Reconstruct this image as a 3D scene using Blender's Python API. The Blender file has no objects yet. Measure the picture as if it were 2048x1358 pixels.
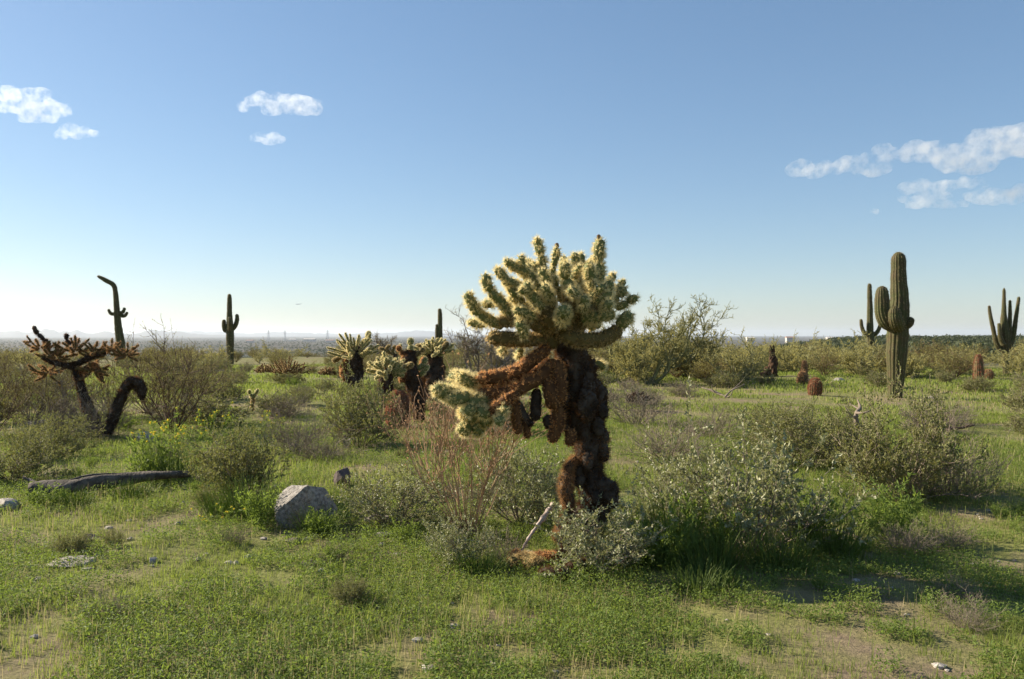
import bpy, math, random
import numpy as np
from mathutils import Vector

# ------------------------------------------------------------------ camera, sky, sun, exposure
SC = bpy.context.scene
COL = SC.collection
F, HZ, CH, CX = 1707.0, 670.0, 1.6, 1024.0      # focal length in px of a 2048 px wide frame, horizon row, eye height
SUN_AZ, SUN_EL = math.radians(69), math.radians(27)   # azimuth to the left of the view direction
SUNV = Vector((-math.sin(SUN_AZ)*math.cos(SUN_EL), math.cos(SUN_AZ)*math.cos(SUN_EL), math.sin(SUN_EL)))

cam_d = bpy.data.cameras.new('camera'); cam = bpy.data.objects.new('camera', cam_d); COL.objects.link(cam)
cam_d.lens = 30.0; cam_d.sensor_width = 36.0; cam_d.clip_start = 0.05; cam_d.clip_end = 60000
cam.location = (0, 0, CH); cam.rotation_euler = (math.radians(90) - 9/F, 0, 0)
SC.camera = cam

W = bpy.data.worlds.new('World'); SC.world = W; W.use_nodes = True
nt = W.node_tree; nt.nodes.clear()
sky = nt.nodes.new('ShaderNodeTexSky'); sky.sky_type = 'NISHITA'; sky.sun_disc = False
sky.sun_elevation = SUN_EL; sky.sun_rotation = -SUN_AZ
sky.altitude = 600; sky.air_density = 1.0; sky.dust_density = 0.5; sky.ozone_density = 3.8
bg = nt.nodes.new('ShaderNodeBackground'); bg.inputs[1].default_value = 0.099
wo = nt.nodes.new('ShaderNodeOutputWorld')
gam = nt.nodes.new('ShaderNodeGamma'); gam.inputs[1].default_value = 0.72
hs = nt.nodes.new('ShaderNodeHueSaturation'); hs.inputs['Saturation'].default_value = 1.14
nt.links.new(sky.outputs[0], gam.inputs[0]); nt.links.new(gam.outputs[0], hs.inputs['Color']); nt.links.new(hs.outputs[0], bg.inputs[0]); nt.links.new(bg.outputs[0], wo.inputs[0])

sl = bpy.data.lights.new('sun', 'SUN'); sl.energy = 5.0; sl.angle = math.radians(0.5); sl.color = (1.0, 0.90, 0.72)
so = bpy.data.objects.new('sun', sl); COL.objects.link(so); so.rotation_euler = SUNV.to_track_quat('Z', 'Y').to_euler()

SC.view_settings.view_transform = 'Standard'; SC.view_settings.look = 'None'
SC.view_settings.exposure = 1.17; SC.view_settings.gamma = 1.0
SC.cycles.max_bounces = 8; SC.cycles.transparent_max_bounces = 8; SC.cycles.volume_bounces = 2
SC.cycles.use_denoising = True
SC.cycles.volume_step_rate = 1.0; SC.cycles.volume_max_steps = 256

# ------------------------------------------------------------------ helpers
RNG = np.random.default_rng(7)
def nrm(a): return a / np.maximum(np.linalg.norm(a, axis=-1, keepdims=True), 1e-9)

def hash2(ix, iy, s):
    n = (ix.astype(np.int64)*374761393 + iy.astype(np.int64)*668265263 + s*1274126177) & 0x7fffffff
    n = ((n ^ (n >> 13)) * 1274126177) & 0x7fffffff
    return ((n ^ (n >> 16)) & 0xffff) / 65535.0
def vnoise(x, y, sc, s=0):
    x = np.asarray(x, float)/sc; y = np.asarray(y, float)/sc
    ix, iy = np.floor(x), np.floor(y); fx, fy = x-ix, y-iy
    fx = fx*fx*(3-2*fx); fy = fy*fy*(3-2*fy)
    a, b = hash2(ix, iy, s), hash2(ix+1, iy, s); c, d = hash2(ix, iy+1, s), hash2(ix+1, iy+1, s)
    return (a*(1-fx)+b*fx)*(1-fy) + (c*(1-fx)+d*fx)*fy
def sstep(a, b, x):
    t = np.clip((np.asarray(x, float)-a)/(b-a), 0, 1); return t*t*(3-2*t)

def ground_z(x, y):
    x = np.asarray(x, float); y = np.asarray(y, float)
    r = np.hypot(x, y); a = np.arctan2(x, y)
    n = (vnoise(x, y, 3.1, 1)-.5)*.10 + (vnoise(x, y, .9, 2)-.5)*.045 + (vnoise(x, y, .3, 3)-.5)*.02
    n = n*sstep(1.0, 3.0, r)
    far = -20 + (vnoise(x, y, 900, 5)-.5)*6
    right = sstep(.14, .40, a)*(1-sstep(1.5, 2.4, a))
    mid = -20*sstep(48, 420, r)
    slope_r = (-2.4*sstep(45, 130, r)+1.7*sstep(220, 520, r)) - 17*sstep(620, 1500, r)
    base = mid*(1-right) + slope_r*right
    w = sstep(600, 1400, r)
    base = base*(1-w) + far*w
    base = base + (vnoise(x, y, 25, 6)-.5)*.5*sstep(35, 80, r)
    return n + base

class MB:
    def __init__(s): s.v = []; s.f = {}; s.n = 0
    def add(s, v, *faces):
        v = np.asarray(v, float).reshape(-1, 3)
        for f in faces:
            f = np.asarray(f, np.int64)
            if f.size: s.f.setdefault(f.shape[1], []).append(f + s.n)
        s.v.append(v); s.n += len(v)
    def build(s, name, mat, parent=None, smooth=False):
        me = bpy.data.meshes.new(name)
        v = np.concatenate(s.v) if s.v else np.zeros((0, 3))
        fl = [(k, np.concatenate(a)) for k, a in s.f.items()]
        idx = np.concatenate([a.ravel() for k, a in fl]).astype(np.int32)
        tot = np.concatenate([np.full(len(a), k, np.int32) for k, a in fl])
        st = np.concatenate([[0], np.cumsum(tot)[:-1]]).astype(np.int32)
        me.vertices.add(len(v)); me.vertices.foreach_set('co', v.astype(np.float32).ravel())
        me.loops.add(len(idx)); me.loops.foreach_set('vertex_index', idx)
        me.polygons.add(len(tot)); me.polygons.foreach_set('loop_start', st)
        me.polygons.foreach_set('use_smooth', np.full(len(tot), smooth, bool))
        me.update(calc_edges=True); me.validate()
        me.materials.append(mat)
        o = bpy.data.objects.new(name, me); COL.objects.link(o)
        if parent: o.parent = parent
        return o
    def sticks(s, p0, p1, r0, r1):                       # three sided tapered twigs
        p0 = np.asarray(p0, float); p1 = np.asarray(p1, float); N = len(p0)
        if N == 0: return
        d = nrm(p1-p0); u = nrm(np.cross(d, np.where(np.abs(d[:, 2:3]) > .9, [[1., 0, 0]], [[0, 0, 1.]]))); w = np.cross(d, u)
        r0 = np.broadcast_to(r0, N); r1 = np.broadcast_to(r1, N)
        V = np.zeros((N, 6, 3))
        for k in range(3):
            c, q = math.cos(k*2.0944), math.sin(k*2.0944); o = u*c + w*q
            V[:, k] = p0+o*r0[:, None]; V[:, k+3] = p1+o*r1[:, None]
        b = (np.arange(N)*6)[:, None]
        s.add(V, *[b+np.array([[k, (k+1) % 3, (k+1) % 3+3, k+3]]) for k in range(3)])
    def spikes(s, p, d, L, w, rng):                      # thin triangles
        N = len(p); q = nrm(np.cross(d, rng.normal(size=(N, 3))))*np.broadcast_to(w, N)[:, None]*.5
        V = np.stack([p-q, p+q, p+d*np.broadcast_to(L, N)[:, None]], 1)
        s.add(V, np.arange(N*3).reshape(N, 3))
    def leaves(s, p, d, L, w, rng, up=.5, fold=.15):     # pointed folded leaves
        N = len(p); up_v = nrm(rng.normal(size=(N, 3))*(1-up) + np.array([0, 0, up]))
        side = nrm(np.cross(d, up_v)); nn = np.cross(side, d)
        L = np.broadcast_to(L, N)[:, None]; w = np.broadcast_to(w, N)[:, None]
        m = p+d*L*.45+nn*L*fold*.5
        V = np.stack([p, m+side*w*.5, p+d*L, m-side*w*.5], 1)
        b = np.arange(N*4).reshape(N, 4)
        s.add(V, b[:, [0, 1, 2]], b[:, [0, 2, 3]])
    def tube(s, P, R, sides=12, prof=None, cap=True):    # swept tube; prof(i_ring, theta) scales the radius
        P = np.asarray(P, float); n = len(P); T = nrm(np.gradient(P, axis=0))
        u = nrm(np.cross(T[0], [0, 1., 0] if abs(T[0][1]) < .9 else [1., 0, 0])); th = np.arange(sides)*2*math.pi/sides
        V = np.zeros((n, sides, 3)); NN = np.zeros((n, sides, 3))
        for i in range(n):
            u = nrm(u-T[i]*np.dot(u, T[i])); w = np.cross(T[i], u)
            k = np.ones(sides) if prof is None else prof(i, th)
            dr = np.cos(th)[:, None]*u+np.sin(th)[:, None]*w
            V[i] = P[i]+dr*(R[i]*k)[:, None]; NN[i] = dr
        i = np.arange(n-1)[:, None]*sides; j = np.arange(sides)[None]; j2 = (j+1) % sides
        f = np.stack([i+j, i+j2, i+sides+j2, i+sides+j], -1).reshape(-1, 4)
        vv = V.reshape(-1, 3); b = s.n
        if cap:
            vv = np.concatenate([vv, P[:1], P[-1:]]); a = n*sides; jj = np.arange(sides); j2 = (jj+1) % sides
            t0 = np.stack([np.full(sides, a), j2, jj], 1); t1 = np.stack([np.full(sides, a+1), (n-1)*sides+jj, (n-1)*sides+j2], 1)
            s.add(vv, f, t0, t1)
        else: s.add(vv, f)
        return V, NN, T

def spline(pts, n):                                     # Catmull-Rom through points (any columns)
    P = np.asarray(pts, float)
    if len(P) == 2: t = np.linspace(0, 1, n)[:, None]; return P[0]*(1-t)+P[1]*t
    Q = np.concatenate([[2*P[0]-P[1]], P, [2*P[-1]-P[-2]]]); out = []
    for x in np.linspace(0, len(P)-1-1e-6, n):
        i = int(x); t = x-i; a, b, c, d = Q[i:i+4]
        out.append(.5*((2*b)+(c-a)*t+(2*a-5*b+4*c-d)*t*t+(3*b-a-3*c+d)*t**3))
    return np.array(out)

def tag(o, label=None, cat=None, group=None, kind=None):
    if label: o['label'] = label
    if cat: o['category'] = cat
    if group: o['group'] = group
    if kind: o['kind'] = kind
    return o
def thing(name, label, cat, loc=(0, 0, 0), group=None):
    o = bpy.data.objects.new(name, None); COL.objects.link(o); o.location = loc; o.empty_display_size = .1
    return tag(o, label, cat, group)
def atp(px, py, Y): return np.array([(px-CX)/F*Y, Y, CH+(HZ-py)/F*Y])   # a point seen at (px, py) at depth Y
def gpt(px, Y):
    x = (px-CX)/F*Y; return np.array([x, Y, float(ground_z(x, Y))])

# ------------------------------------------------------------------ materials
def mat(name, col, rough=.8, trans=0.0, var=.25, hue=None, noise=None, bump=0, spec=.2, island=True, tcol=None):
    m = bpy.data.materials.new(name); m.use_nodes = True; t = m.node_tree; N = t.nodes; L = t.links
    pb = N['Principled BSDF']; pb.inputs['Roughness'].default_value = rough
    pb.inputs['Specular IOR Level'].default_value = spec
    geo = N.new('ShaderNodeNewGeometry'); tc = N.new('ShaderNodeTexCoord'); oi = N.new('ShaderNodeObjectInfo')
    mx = N.new('ShaderNodeMix'); mx.data_type = 'RGBA'
    c2 = hue or tuple(c*.55 for c in col)
    mx.inputs[6].default_value = (*col, 1); mx.inputs[7].default_value = (*c2, 1)
    if noise:
        nz = N.new('ShaderNodeTexNoise'); nz.inputs['Scale'].default_value = noise; nz.inputs['Detail'].default_value = 6
        L.new(tc.outputs['Object'], nz.inputs['Vector'])
        mr = N.new('ShaderNodeMapRange'); mr.inputs[1].default_value = .35; mr.inputs[2].default_value = .65
        L.new(nz.outputs['Fac'], mr.inputs[0]); L.new(mr.outputs[0], mx.inputs[0])
    else:
        ad = N.new('ShaderNodeMath'); ad.operation = 'MULTIPLY_ADD'; ad.inputs[1].default_value = .75
        m2 = N.new('ShaderNodeMath'); m2.operation = 'MULTIPLY'; m2.inputs[1].default_value = .25
        L.new(oi.outputs['Random'], m2.inputs[0]); L.new(geo.outputs['Random Per Island'], ad.inputs[0]); L.new(m2.outputs[0], ad.inputs[2])
        L.new(ad.outputs[0], mx.inputs[0])
    L.new(mx.outputs[2], pb.inputs['Base Color'])
    if bump:
        nb = N.new('ShaderNodeTexNoise'); nb.inputs['Scale'].default_value = (noise or 10)*3; nb.inputs['Detail'].default_value = 8
        L.new(tc.outputs['Object'], nb.inputs['Vector'])
        bp = N.new('ShaderNodeBump'); bp.inputs['Strength'].default_value = bump; bp.inputs['Distance'].default_value = .02
        L.new(nb.outputs['Fac'], bp.inputs['Height']); L.new(bp.outputs[0], pb.inputs['Normal'])
    if trans:
        tr = N.new('ShaderNodeBsdfTranslucent'); ms = N.new('ShaderNodeMixShader'); ms.inputs[0].default_value = trans
        if tcol: tr.inputs[0].default_value = (*tcol, 1)
        else:
            g = N.new('ShaderNodeMix'); g.data_type = 'RGBA'; g.blend_type = 'MULTIPLY'; g.inputs[0].default_value = 1
            g.inputs[7].default_value = (1.5, 1.7, .8, 1); L.new(mx.outputs[2], g.inputs[6]); L.new(g.outputs[2], tr.inputs[0])
        L.new(pb.outputs[0], ms.inputs[1]); L.new(tr.outputs[0], ms.inputs[2]); L.new(ms.outputs[0], N['Material Output'].inputs[0])
    return m

M = {}
M['stem_green'] = mat('cholla_green', (.115, .14, .045), .7, noise=30, hue=(.16, .15, .05))
M['spine_pale'] = mat('pale_spines', (.88, .76, .43), .5, trans=.5, hue=(.78, .63, .30), tcol=(.92, .80, .45))
M['stem_mid'] = mat('ageing_cholla_green', (.15, .115, .04), .85, noise=20, hue=(.10, .07, .025))
M['stem_old'] = mat('old_cholla_bark', (.13, .06, .022), .9, noise=20, hue=(.07, .03, .012))
M['spine_rust'] = mat('rust_spines', (.74, .43, .19), .6, trans=.45, hue=(.50, .23, .085), tcol=(.80, .46, .20))
M['spine_gold'] = mat('golden_spines', (.66, .50, .25), .6, trans=.45, hue=(.50, .32, .13), tcol=(.72, .55, .27))
M['bark_dark'] = mat('dark_cholla_bark', (.085, .065, .05), .95, noise=9, hue=(.022, .014, .009), bump=.8)
M['spine_mix'] = mat('brown_spines', (.46, .26, .12), .7, trans=.4, hue=(.13, .065, .03), tcol=(.52, .29, .12))
M['spine_dark'] = mat('dark_spines', (.13, .072, .036), .8, trans=.25, hue=(.035, .021, .013), tcol=(.26, .12, .045))
M['saguaro'] = mat('saguaro_skin', (.066, .070, .022), .7, noise=5, hue=(.078, .058, .026), bump=.3)
M['saguaro_spine'] = mat('saguaro_spines', (.42, .36, .22), .6, trans=.3, hue=(.30, .22, .12), tcol=(.45, .38, .2))
M['barrel'] = mat('barrel_skin', (.10, .09, .04), .8, noise=6, hue=(.15, .085, .04))
M['barrel_spine'] = mat('barrel_red_spines', (.40, .17, .10), .6, trans=.3, hue=(.26, .09, .05), tcol=(.44, .19, .11))
M['barrel_spine_tan'] = mat('barrel_tan_spines', (.48, .27, .15), .6, trans=.3, hue=(.36, .2, .1), tcol=(.5, .3, .15))
M['leaf_grey'] = mat('brittlebush_leaf', (.44, .43, .25), .5, trans=.3, hue=(.13, .14, .05), spec=.5, tcol=(.27, .28, .08))
M['leaf_bursage'] = mat('bursage_leaf', (.34, .33, .15), .6, trans=.35, hue=(.12, .125, .04), tcol=(.25, .25, .06))
M['leaf_olive'] = mat('creosote_leaf', (.26, .23, .075), .5, trans=.38, hue=(.16, .15, .05), spec=.35, tcol=(.30, .27, .07))
M['leaf_green'] = mat('herb_leaf', (.18, .235, .055), .6, trans=.42, hue=(.09, .135, .03), tcol=(.25, .33, .05))
M['leaf_pv'] = mat('palo_verde_leaf', (.44, .39, .15), .6, trans=.42, hue=(.31, .28, .10), tcol=(.48, .42, .13))
M['twig_pv'] = mat('palo_verde_bark', (.24, .24, .10), .8, hue=(.13, .12, .07))
M['twig_grey'] = mat('grey_twig', (.27, .22, .17), .85, hue=(.16, .12, .09))
M['twig_brown'] = mat('brown_twig', (.16, .10, .065), .85, hue=(.09, .055, .035))
M['twig_red'] = mat('reddish_twig', (.50, .33, .20), .8, trans=.2, hue=(.30, .18, .11), tcol=(.5, .34, .2))
M['seed'] = mat('dry_seed_head', (.52, .33, .19), .8, trans=.3, hue=(.42, .22, .12), tcol=(.55, .34, .18))
M['flower'] = mat('yellow_flower', (.85, .62, .05), .6, trans=.35, hue=(.78, .66, .10), tcol=(.9, .7, .08))
M['grass'] = mat('grass_blade', (.225, .26, .06), .6, trans=.42, hue=(.13, .165, .04), tcol=(.28, .34, .06))
M['straw'] = mat('dry_straw', (.46, .38, .21), .7, trans=.35, hue=(.34, .26, .14), tcol=(.5, .42, .2))
M['wood'] = mat('weathered_wood', (.15, .125, .105), .9, noise=14, hue=(.06, .048, .038), bump=1.0)
M['wood_pale'] = mat('bleached_wood', (.48, .39, .33), .7, noise=14, hue=(.20, .13, .10), bump=.3)
M['wood_dead'] = mat('dead_cactus_wood', (.10, .055, .03), .9, noise=7, hue=(.045, .025, .015), bump=.5)
M['rock'] = mat('granite', (.42, .38, .34), .9, noise=38, hue=(.17, .15, .135), bump=.8)
M['rock_dark'] = mat('dark_rock', (.16, .12, .11), .9, noise=14, hue=(.09, .07, .065), bump=.5)
M['rock_pale'] = mat('pale_stone', (.48, .43, .38), .9, noise=30, hue=(.25, .21, .17), bump=.6)
M['hill'] = mat('hill_ground', (.12, .11, .10), 1, noise=.004, hue=(.09, .09, .085))
M['far_tree'] = mat('far_tree', (.075, .085, .045), .9, trans=.2, hue=(.045, .055, .03))
M['town'] = mat('town_wall', (.42, .39, .35), .8, noise=.1, hue=(.6, .52, .45))
M['town_roof'] = mat('town_roof', (.36, .22, .16), .8, noise=.2, hue=(.3, .2, .16))
M['metal'] = mat('grey_metal', (.45, .45, .46), .4, noise=1, hue=(.4, .4, .42))

def ground_material():
    m = bpy.data.materials.new('desert_ground'); m.use_nodes = True; t = m.node_tree; N = t.nodes; L = t.links
    pb = N['Principled BSDF']; pb.inputs['Roughness'].default_value = .95; pb.inputs['Specular IOR Level'].default_value = .1
    tc = N.new('ShaderNodeTexCoord')
    def noi(sc, det=6):
        n = N.new('ShaderNodeTexNoise'); n.inputs['Scale'].default_value = sc; n.inputs['Detail'].default_value = det
        n.inputs['Roughness'].default_value = .65; L.new(tc.outputs['Object'], n.inputs['Vector']); return n
    def ramp(src, a, b):
        r = N.new('ShaderNodeMapRange'); r.inputs[1].default_value = a; r.inputs[2].default_value = b; L.new(src, r.inputs[0]); return r.outputs[0]
    def mix(fac, A, B):
        x = N.new('ShaderNodeMix'); x.data_type = 'RGBA'; L.new(fac, x.inputs[0])
        for i, c in ((6, A), (7, B)):
            if isinstance(c, tuple): x.inputs[i].default_value = (*c, 1)
            else: L.new(c, x.inputs[i])
        return x.outputs[2]
    soil = mix(ramp(noi(9).outputs['Fac'], .35, .65), (.25, .19, .125), (.16, .12, .08))
    green = mix(ramp(noi(22, 8).outputs['Fac'], .35, .65), (.22, .215, .07), (.12, .13, .04))
    nearc = mix(ramp(noi(.8).outputs['Fac'], .45, .63), green, soil)
    geo = N.new('ShaderNodeNewGeometry'); ln = N.new('ShaderNodeVectorMath'); ln.operation = 'LENGTH'; L.new(geo.outputs['Position'], ln.inputs[0])
    # the valley floor: bajada scrub, paler washes
    val = mix(ramp(noi(.006).outputs['Fac'], .4, .62), (.045, .05, .035), (.10, .08, .062))
    col = mix(ramp(ln.outputs['Value'], 60, 160), nearc, val)
    L.new(col, pb.inputs['Base Color'])
    bp = N.new('ShaderNodeBump'); bp.inputs['Strength'].default_value = .7; bp.inputs['Distance'].default_value = .03
    L.new(noi(30, 8).outputs['Fac'], bp.inputs['Height']); L.new(bp.outputs[0], pb.inputs['Normal'])
    return m
M['ground'] = ground_material()

# ------------------------------------------------------------------ the setting: ground, hills
def build_ground():
    radii = np.concatenate([[.01], np.linspace(.6, 3, 7), np.geomspace(3.1, 20, 130), np.geomspace(20.5, 600, 90), np.geomspace(630, 20000, 60)])
    na = 540; th = np.arange(na)*2*math.pi/na
    X = radii[:, None]*np.sin(th)[None]; Y = radii[:, None]*np.cos(th)[None]
    Z = ground_z(X, Y); V = np.stack([X, Y, Z], -1); n = len(radii)
    i = np.arange(n-1)[:, None]*na; j = np.arange(na)[None]; j2 = (j+1) % na
    f = np.stack([i+j, i+na+j, i+na+j2, i+j2], -1).reshape(-1, 4)
    m = MB(); m.add(V, f); return tag(m.build('ground', M['ground'], smooth=True), kind='structure')
build_ground()

def hills(name, px0, px1, D, peaks, depth, seed):
    rng = np.random.default_rng(seed); n, k = 240, 22
    px = np.linspace(px0, px1, n); top = np.zeros(n)
    for c, w, h in peaks: top = np.maximum(top, h*np.exp(-np.abs((px-c)/w)**1.5))
    top += top*(vnoise(px, 0*px, 9, seed)-.5)*.45
    top *= sstep(px0, px0+40, px)*(1-sstep(px1-60, px1, px))
    V = np.zeros((k, n, 3))
    for j in range(k):
        t = j/(k-1); prof = math.sin(math.pi*t)**.8; d = D+depth*(t-.5)
        V[j, :, 0] = (px-CX)/F*d; V[j, :, 1] = d
        V[j, :, 2] = -30+(top/F*D+32)*prof*(1+.25*(vnoise(px, px*0+j*3, 6, seed+1)-.5)) if 0 < j < k-1 else -40
    i = np.arange(k-1)[:, None]*n; jj = np.arange(n-1)[None]
    m = MB(); m.add(V, np.stack([i+jj, i+jj+1, i+n+jj+1, i+n+jj], -1).reshape(-1, 4))
    return tag(m.build(name, M['hill'], smooth=True), kind='structure')
hills('hills', -700, 470, 9500, [(-400, 160, 16), (30, 75, 8), (92, 45, 10.5), (150, 22, 11), (128, 30, 9), (215, 40, 6), (310, 28, 12), (345, 40, 7)], 2200, 3)
hills('far_hills', 300, 1150, 14500, [(380, 120, 7), (560, 120, 5), (840, 60, 8), (760, 80, 4)], 3000, 5)

# ------------------------------------------------------------------ cacti
def capsule(m, P, r, rng, bumps=True, sides=14, rings=None, taper=.12):
    """one cholla joint along path P with knobbly tubercles; returns points and normals for spines"""
    L = float(np.linalg.norm(np.diff(P, axis=0), axis=1).sum()); n = rings or max(10, int(L/.012)); n = min(n, 46)
    Q = spline(P, n); t = np.linspace(0, 1, n); e = min(.45, r/max(L, 1e-6))
    R = np.ones(n)
    R = np.where(t < e, np.sqrt(np.clip(1-((e-t)/e)**2, .0, 1)), R); R = np.where(t > 1-e, np.sqrt(np.clip(1-((t-1+e)/e)**2, .0, 1)), R)
    R = np.maximum(R, .06)*r*(1+taper*np.sin(t*math.pi)-taper*.5)
    ph = rng.uniform(0, 6.28)
    def prof(i, th):
        if not bumps: return 1+.06*np.sin(3*th+i)
        return 1+.13*np.cos(7*th+ph+i*1.15)*np.cos(i*1.9+2*th)
    V, NN, T = m.tube(Q, R, sides, prof)
    cosn = np.gradient(R)/np.maximum(np.linalg.norm(np.gradient(Q, axis=0), axis=1), 1e-6)
    NO = nrm(NN-T[:, None, :]*np.clip(cosn, -3, 3)[:, None, None])
    return V, NO, R
def scatter(V, NO, R, n, rng):
    """random surface points on a tube, weighted by ring radius"""
    k, s = V.shape[:2]; w = R[:-1]+1e-4; i = rng.choice(k-1, n, p=w/w.sum()); j = rng.integers(0, s, n); a = rng.random((n, 1)); b = rng.random((n, 1)); j2 = (j+1) % s
    p = (V[i, j]*(1-b)+V[i, j2]*b)*(1-a)+(V[i+1, j]*(1-b)+V[i+1, j2]*b)*a
    nn = nrm((NO[i, j]*(1-b)+NO[i, j2]*b)*(1-a)+(NO[i+1, j]*(1-b)+NO[i+1, j2]*b)*a)
    return p, nn
def spine_coat(sm, V, NO, R, dens, per, L, w, rng, spread=.75):
    seg = np.linalg.norm(np.diff(V.mean(1), axis=0), axis=1).sum(); area = seg*R.mean()*2*math.pi
    n = max(8, int(area*dens)); p, nn = scatter(V, NO, R, n, rng)
    p = np.repeat(p, per, 0); nn = np.repeat(nn, per, 0)
    d = nrm(nn+rng.normal(size=p.shape)*spread*.5); d = np.where((d*nn).sum(1, keepdims=True) < 0.05, nn, d)
    sm.spikes(p-nn*.002, d, L*rng.uniform(.55, 1.1, len(p)), w, rng)

# ---- the big cholla in the middle
D0 = 6.3
HB = gpt(1168, D0)
def z1(q): return atp(820+q[0]*.2577, 450+q[1]*.2577, D0+(q[2] if len(q) > 2 else 0))-HB
def z2(q): return atp(820+q[0]*.3313, 700+q[1]*.3313, D0+(q[2] if len(q) > 2 else 0))-HB
K1, K2 = .2577*D0/F, .3313*D0/F
hero = thing('teddy_bear_cholla', 'tall cholla with a glowing crown of pale spiny joints on a dark shaggy trunk', 'cactus', HB)
rng = np.random.default_rng(11)

def branch(root, segs, r, kind, dens=3600, per=10, L=.040, w=.0024, sides=14, name='branch', parts=('stem_green', 'spine_pale')):
    """a branch = one mesh of its joints, its coat of spines a sub-part"""
    m, sm = MB(), MB()
    for P in segs:
        V, NO, R = capsule(m, P, r*rng.uniform(.92, 1.08), rng, sides=sides)
        spine_coat(sm, V, NO, R, dens, per, L, w, rng)
    o = m.build(name, M[parts[0]], root, smooth=True)
    sm.build('spines', M[parts[1]], o)
    return o
MIX = ('bark_dark', 'spine_mix')
PALE, GOLD, RUST, DARK = ('stem_green', 'spine_pale'), ('stem_mid', 'spine_gold'), ('stem_old', 'spine_rust'), ('bark_dark', 'spine_dark')
def joints(cv, pts):                                    # consecutive joints through the points, slightly overlapping
    q = [cv(p) for p in pts]; out = []
    for a, b in zip(q[:-1], q[1:]):
        d = (b-a); mid = (a+b)/2+rng.normal(size=3)*.05*np.linalg.norm(d)
        out.append(np.array([a-d*.04, mid, b+d*.03]))
    return out

Y_ = [   # young joints of the crown, traced as polylines (x, y, metres behind the trunk) in the close-up's own pixels
 (44, [(1050, 570, -.05), (1018, 235, -.02), (988, 100, 0)]),
 (40, [(1040, 520, -.12), (930, 370, -.15), (735, 275, -.16)]), (33, [(880, 345, -.15), (868, 238, -.16)]),
 (40, [(880, 610, -.15), (770, 470, -.2), (668, 335, -.22)]),
 (46, [(780, 710, -.2), (620, 515, -.26), (582, 378, -.27)]),
 (44, [(720, 790, -.12), (540, 690, -.18), (446, 520, -.2)]),
 (38, [(600, 760, .0), (455, 745, .05)]),
 (46, [(1030, 650, -.28), (925, 530, -.34), (905, 440, -.36)]), (36, [(930, 530, -.3), (850, 510, -.4)]),
 (42, [(980, 560, .1), (800, 430, .05)]),
 (38, [(1110, 520, .05), (1120, 400, -.08)]),
 (50, [(1245, 560, -.25), (1210, 420, -.3), (1207, 285, -.31)]),
 (40, [(1290, 430, .1), (1278, 218, .12)]), (40, [(1340, 420, .18), (1325, 225, .2)]),
 (36, [(1100, 420, .1), (1115, 320, .1), (1138, 175, .1)]),
 (50, [(1440, 590, -.22), (1405, 430, -.25), (1385, 290, -.26)]),
 (48, [(1465, 470, .02), (1470, 290, .03), (1482, 112, .04)]),
 (42, [(1300, 560, -.25), (1238, 505, -.42)]),
 (58, [(1180, 760, -.3), (1205, 650, -.48)]),
 (46, [(1450, 690, -.1), (1530, 560, -.16), (1562, 432, -.17)]),
 (44, [(1500, 650, .08), (1620, 560, .08), (1670, 482, .08)]),
 (46, [(1480, 700, -.18), (1545, 600, -.38)]),
 (40, [(1590, 640, .05), (1690, 600, .05), (1768, 560, .05)]),
 (36, [(1530, 480, .2), (1592, 382, .22)]), (36, [(1600, 520, .25), (1665, 425, .25)]),
 (56, [(1330, 730, -.2), (1480, 720, -.28), (1580, 670, -.34)]),
 (40, [(1250, 700, .2), (1360, 700, .3), (1480, 780, .36)]), (34, [(1330, 760, .2), (1330, 820, .36)]), (36, [(1380, 740, .3), (1405, 810, .4)]),
 (44, [(880, 870, -.3), (838, 745, -.38)]),
 (40, [(800, 900, .12), (700, 960, .16), (730, 1000, .1)]),
 (38, [(860, 960, .2), (850, 1045, .3)]),
 (38, [(1370, 1060, .2), (1515, 1105, .18)]),
 (38, [(1000, 700, .2), (690, 600, .25), (560, 620, .3)]),
 (40, [(1120, 560, .3), (960, 330, .36), (900, 270, .38)]), (38, [(1200, 520, .35), (1190, 330, .42), (1200, 240, .42)]),
 (38, [(1300, 560, .35), (1400, 380, .4), (1410, 260, .42)]), (40, [(1100, 600, .4), (850, 480, .5), (740, 440, .52)]),
 (40, [(1350, 620, .4), (1540, 520, .48), (1600, 480, .5)]), (44, [(1100, 640, -.2), (1060, 520, -.36), (1040, 460, -.4)]),
 (42, [(960, 720, -.28), (820, 660, -.42)]), (44, [(1330, 660, -.25), (1350, 560, -.4)]), (40, [(1180, 600, .0), (1170, 480, -.05)]),
]
for r, pts in Y_: branch(hero, joints(z1, pts), r*K1*.77, 'y', parts=PALE)
rf = np.random.default_rng(404)
for i in range(14):
    a = rf.uniform(-1.35, 1.35); l = rf.uniform(.62, .95); d0 = rf.uniform(-.3, .35)
    x0, y0 = 1120+math.sin(a)*190, 690-math.cos(a)*130; x1, y1 = 1120+math.sin(a)*600*l, 720-math.cos(a)*520*l
    branch(hero, joints(z1, [(x0, y0, d0*.5), ((x0+x1)/2+rf.normal()*25, (y0+y1)/2+20, d0*.8), (x1, y1, d0)]), 31*K1, 'y', parts=PALE)
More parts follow.
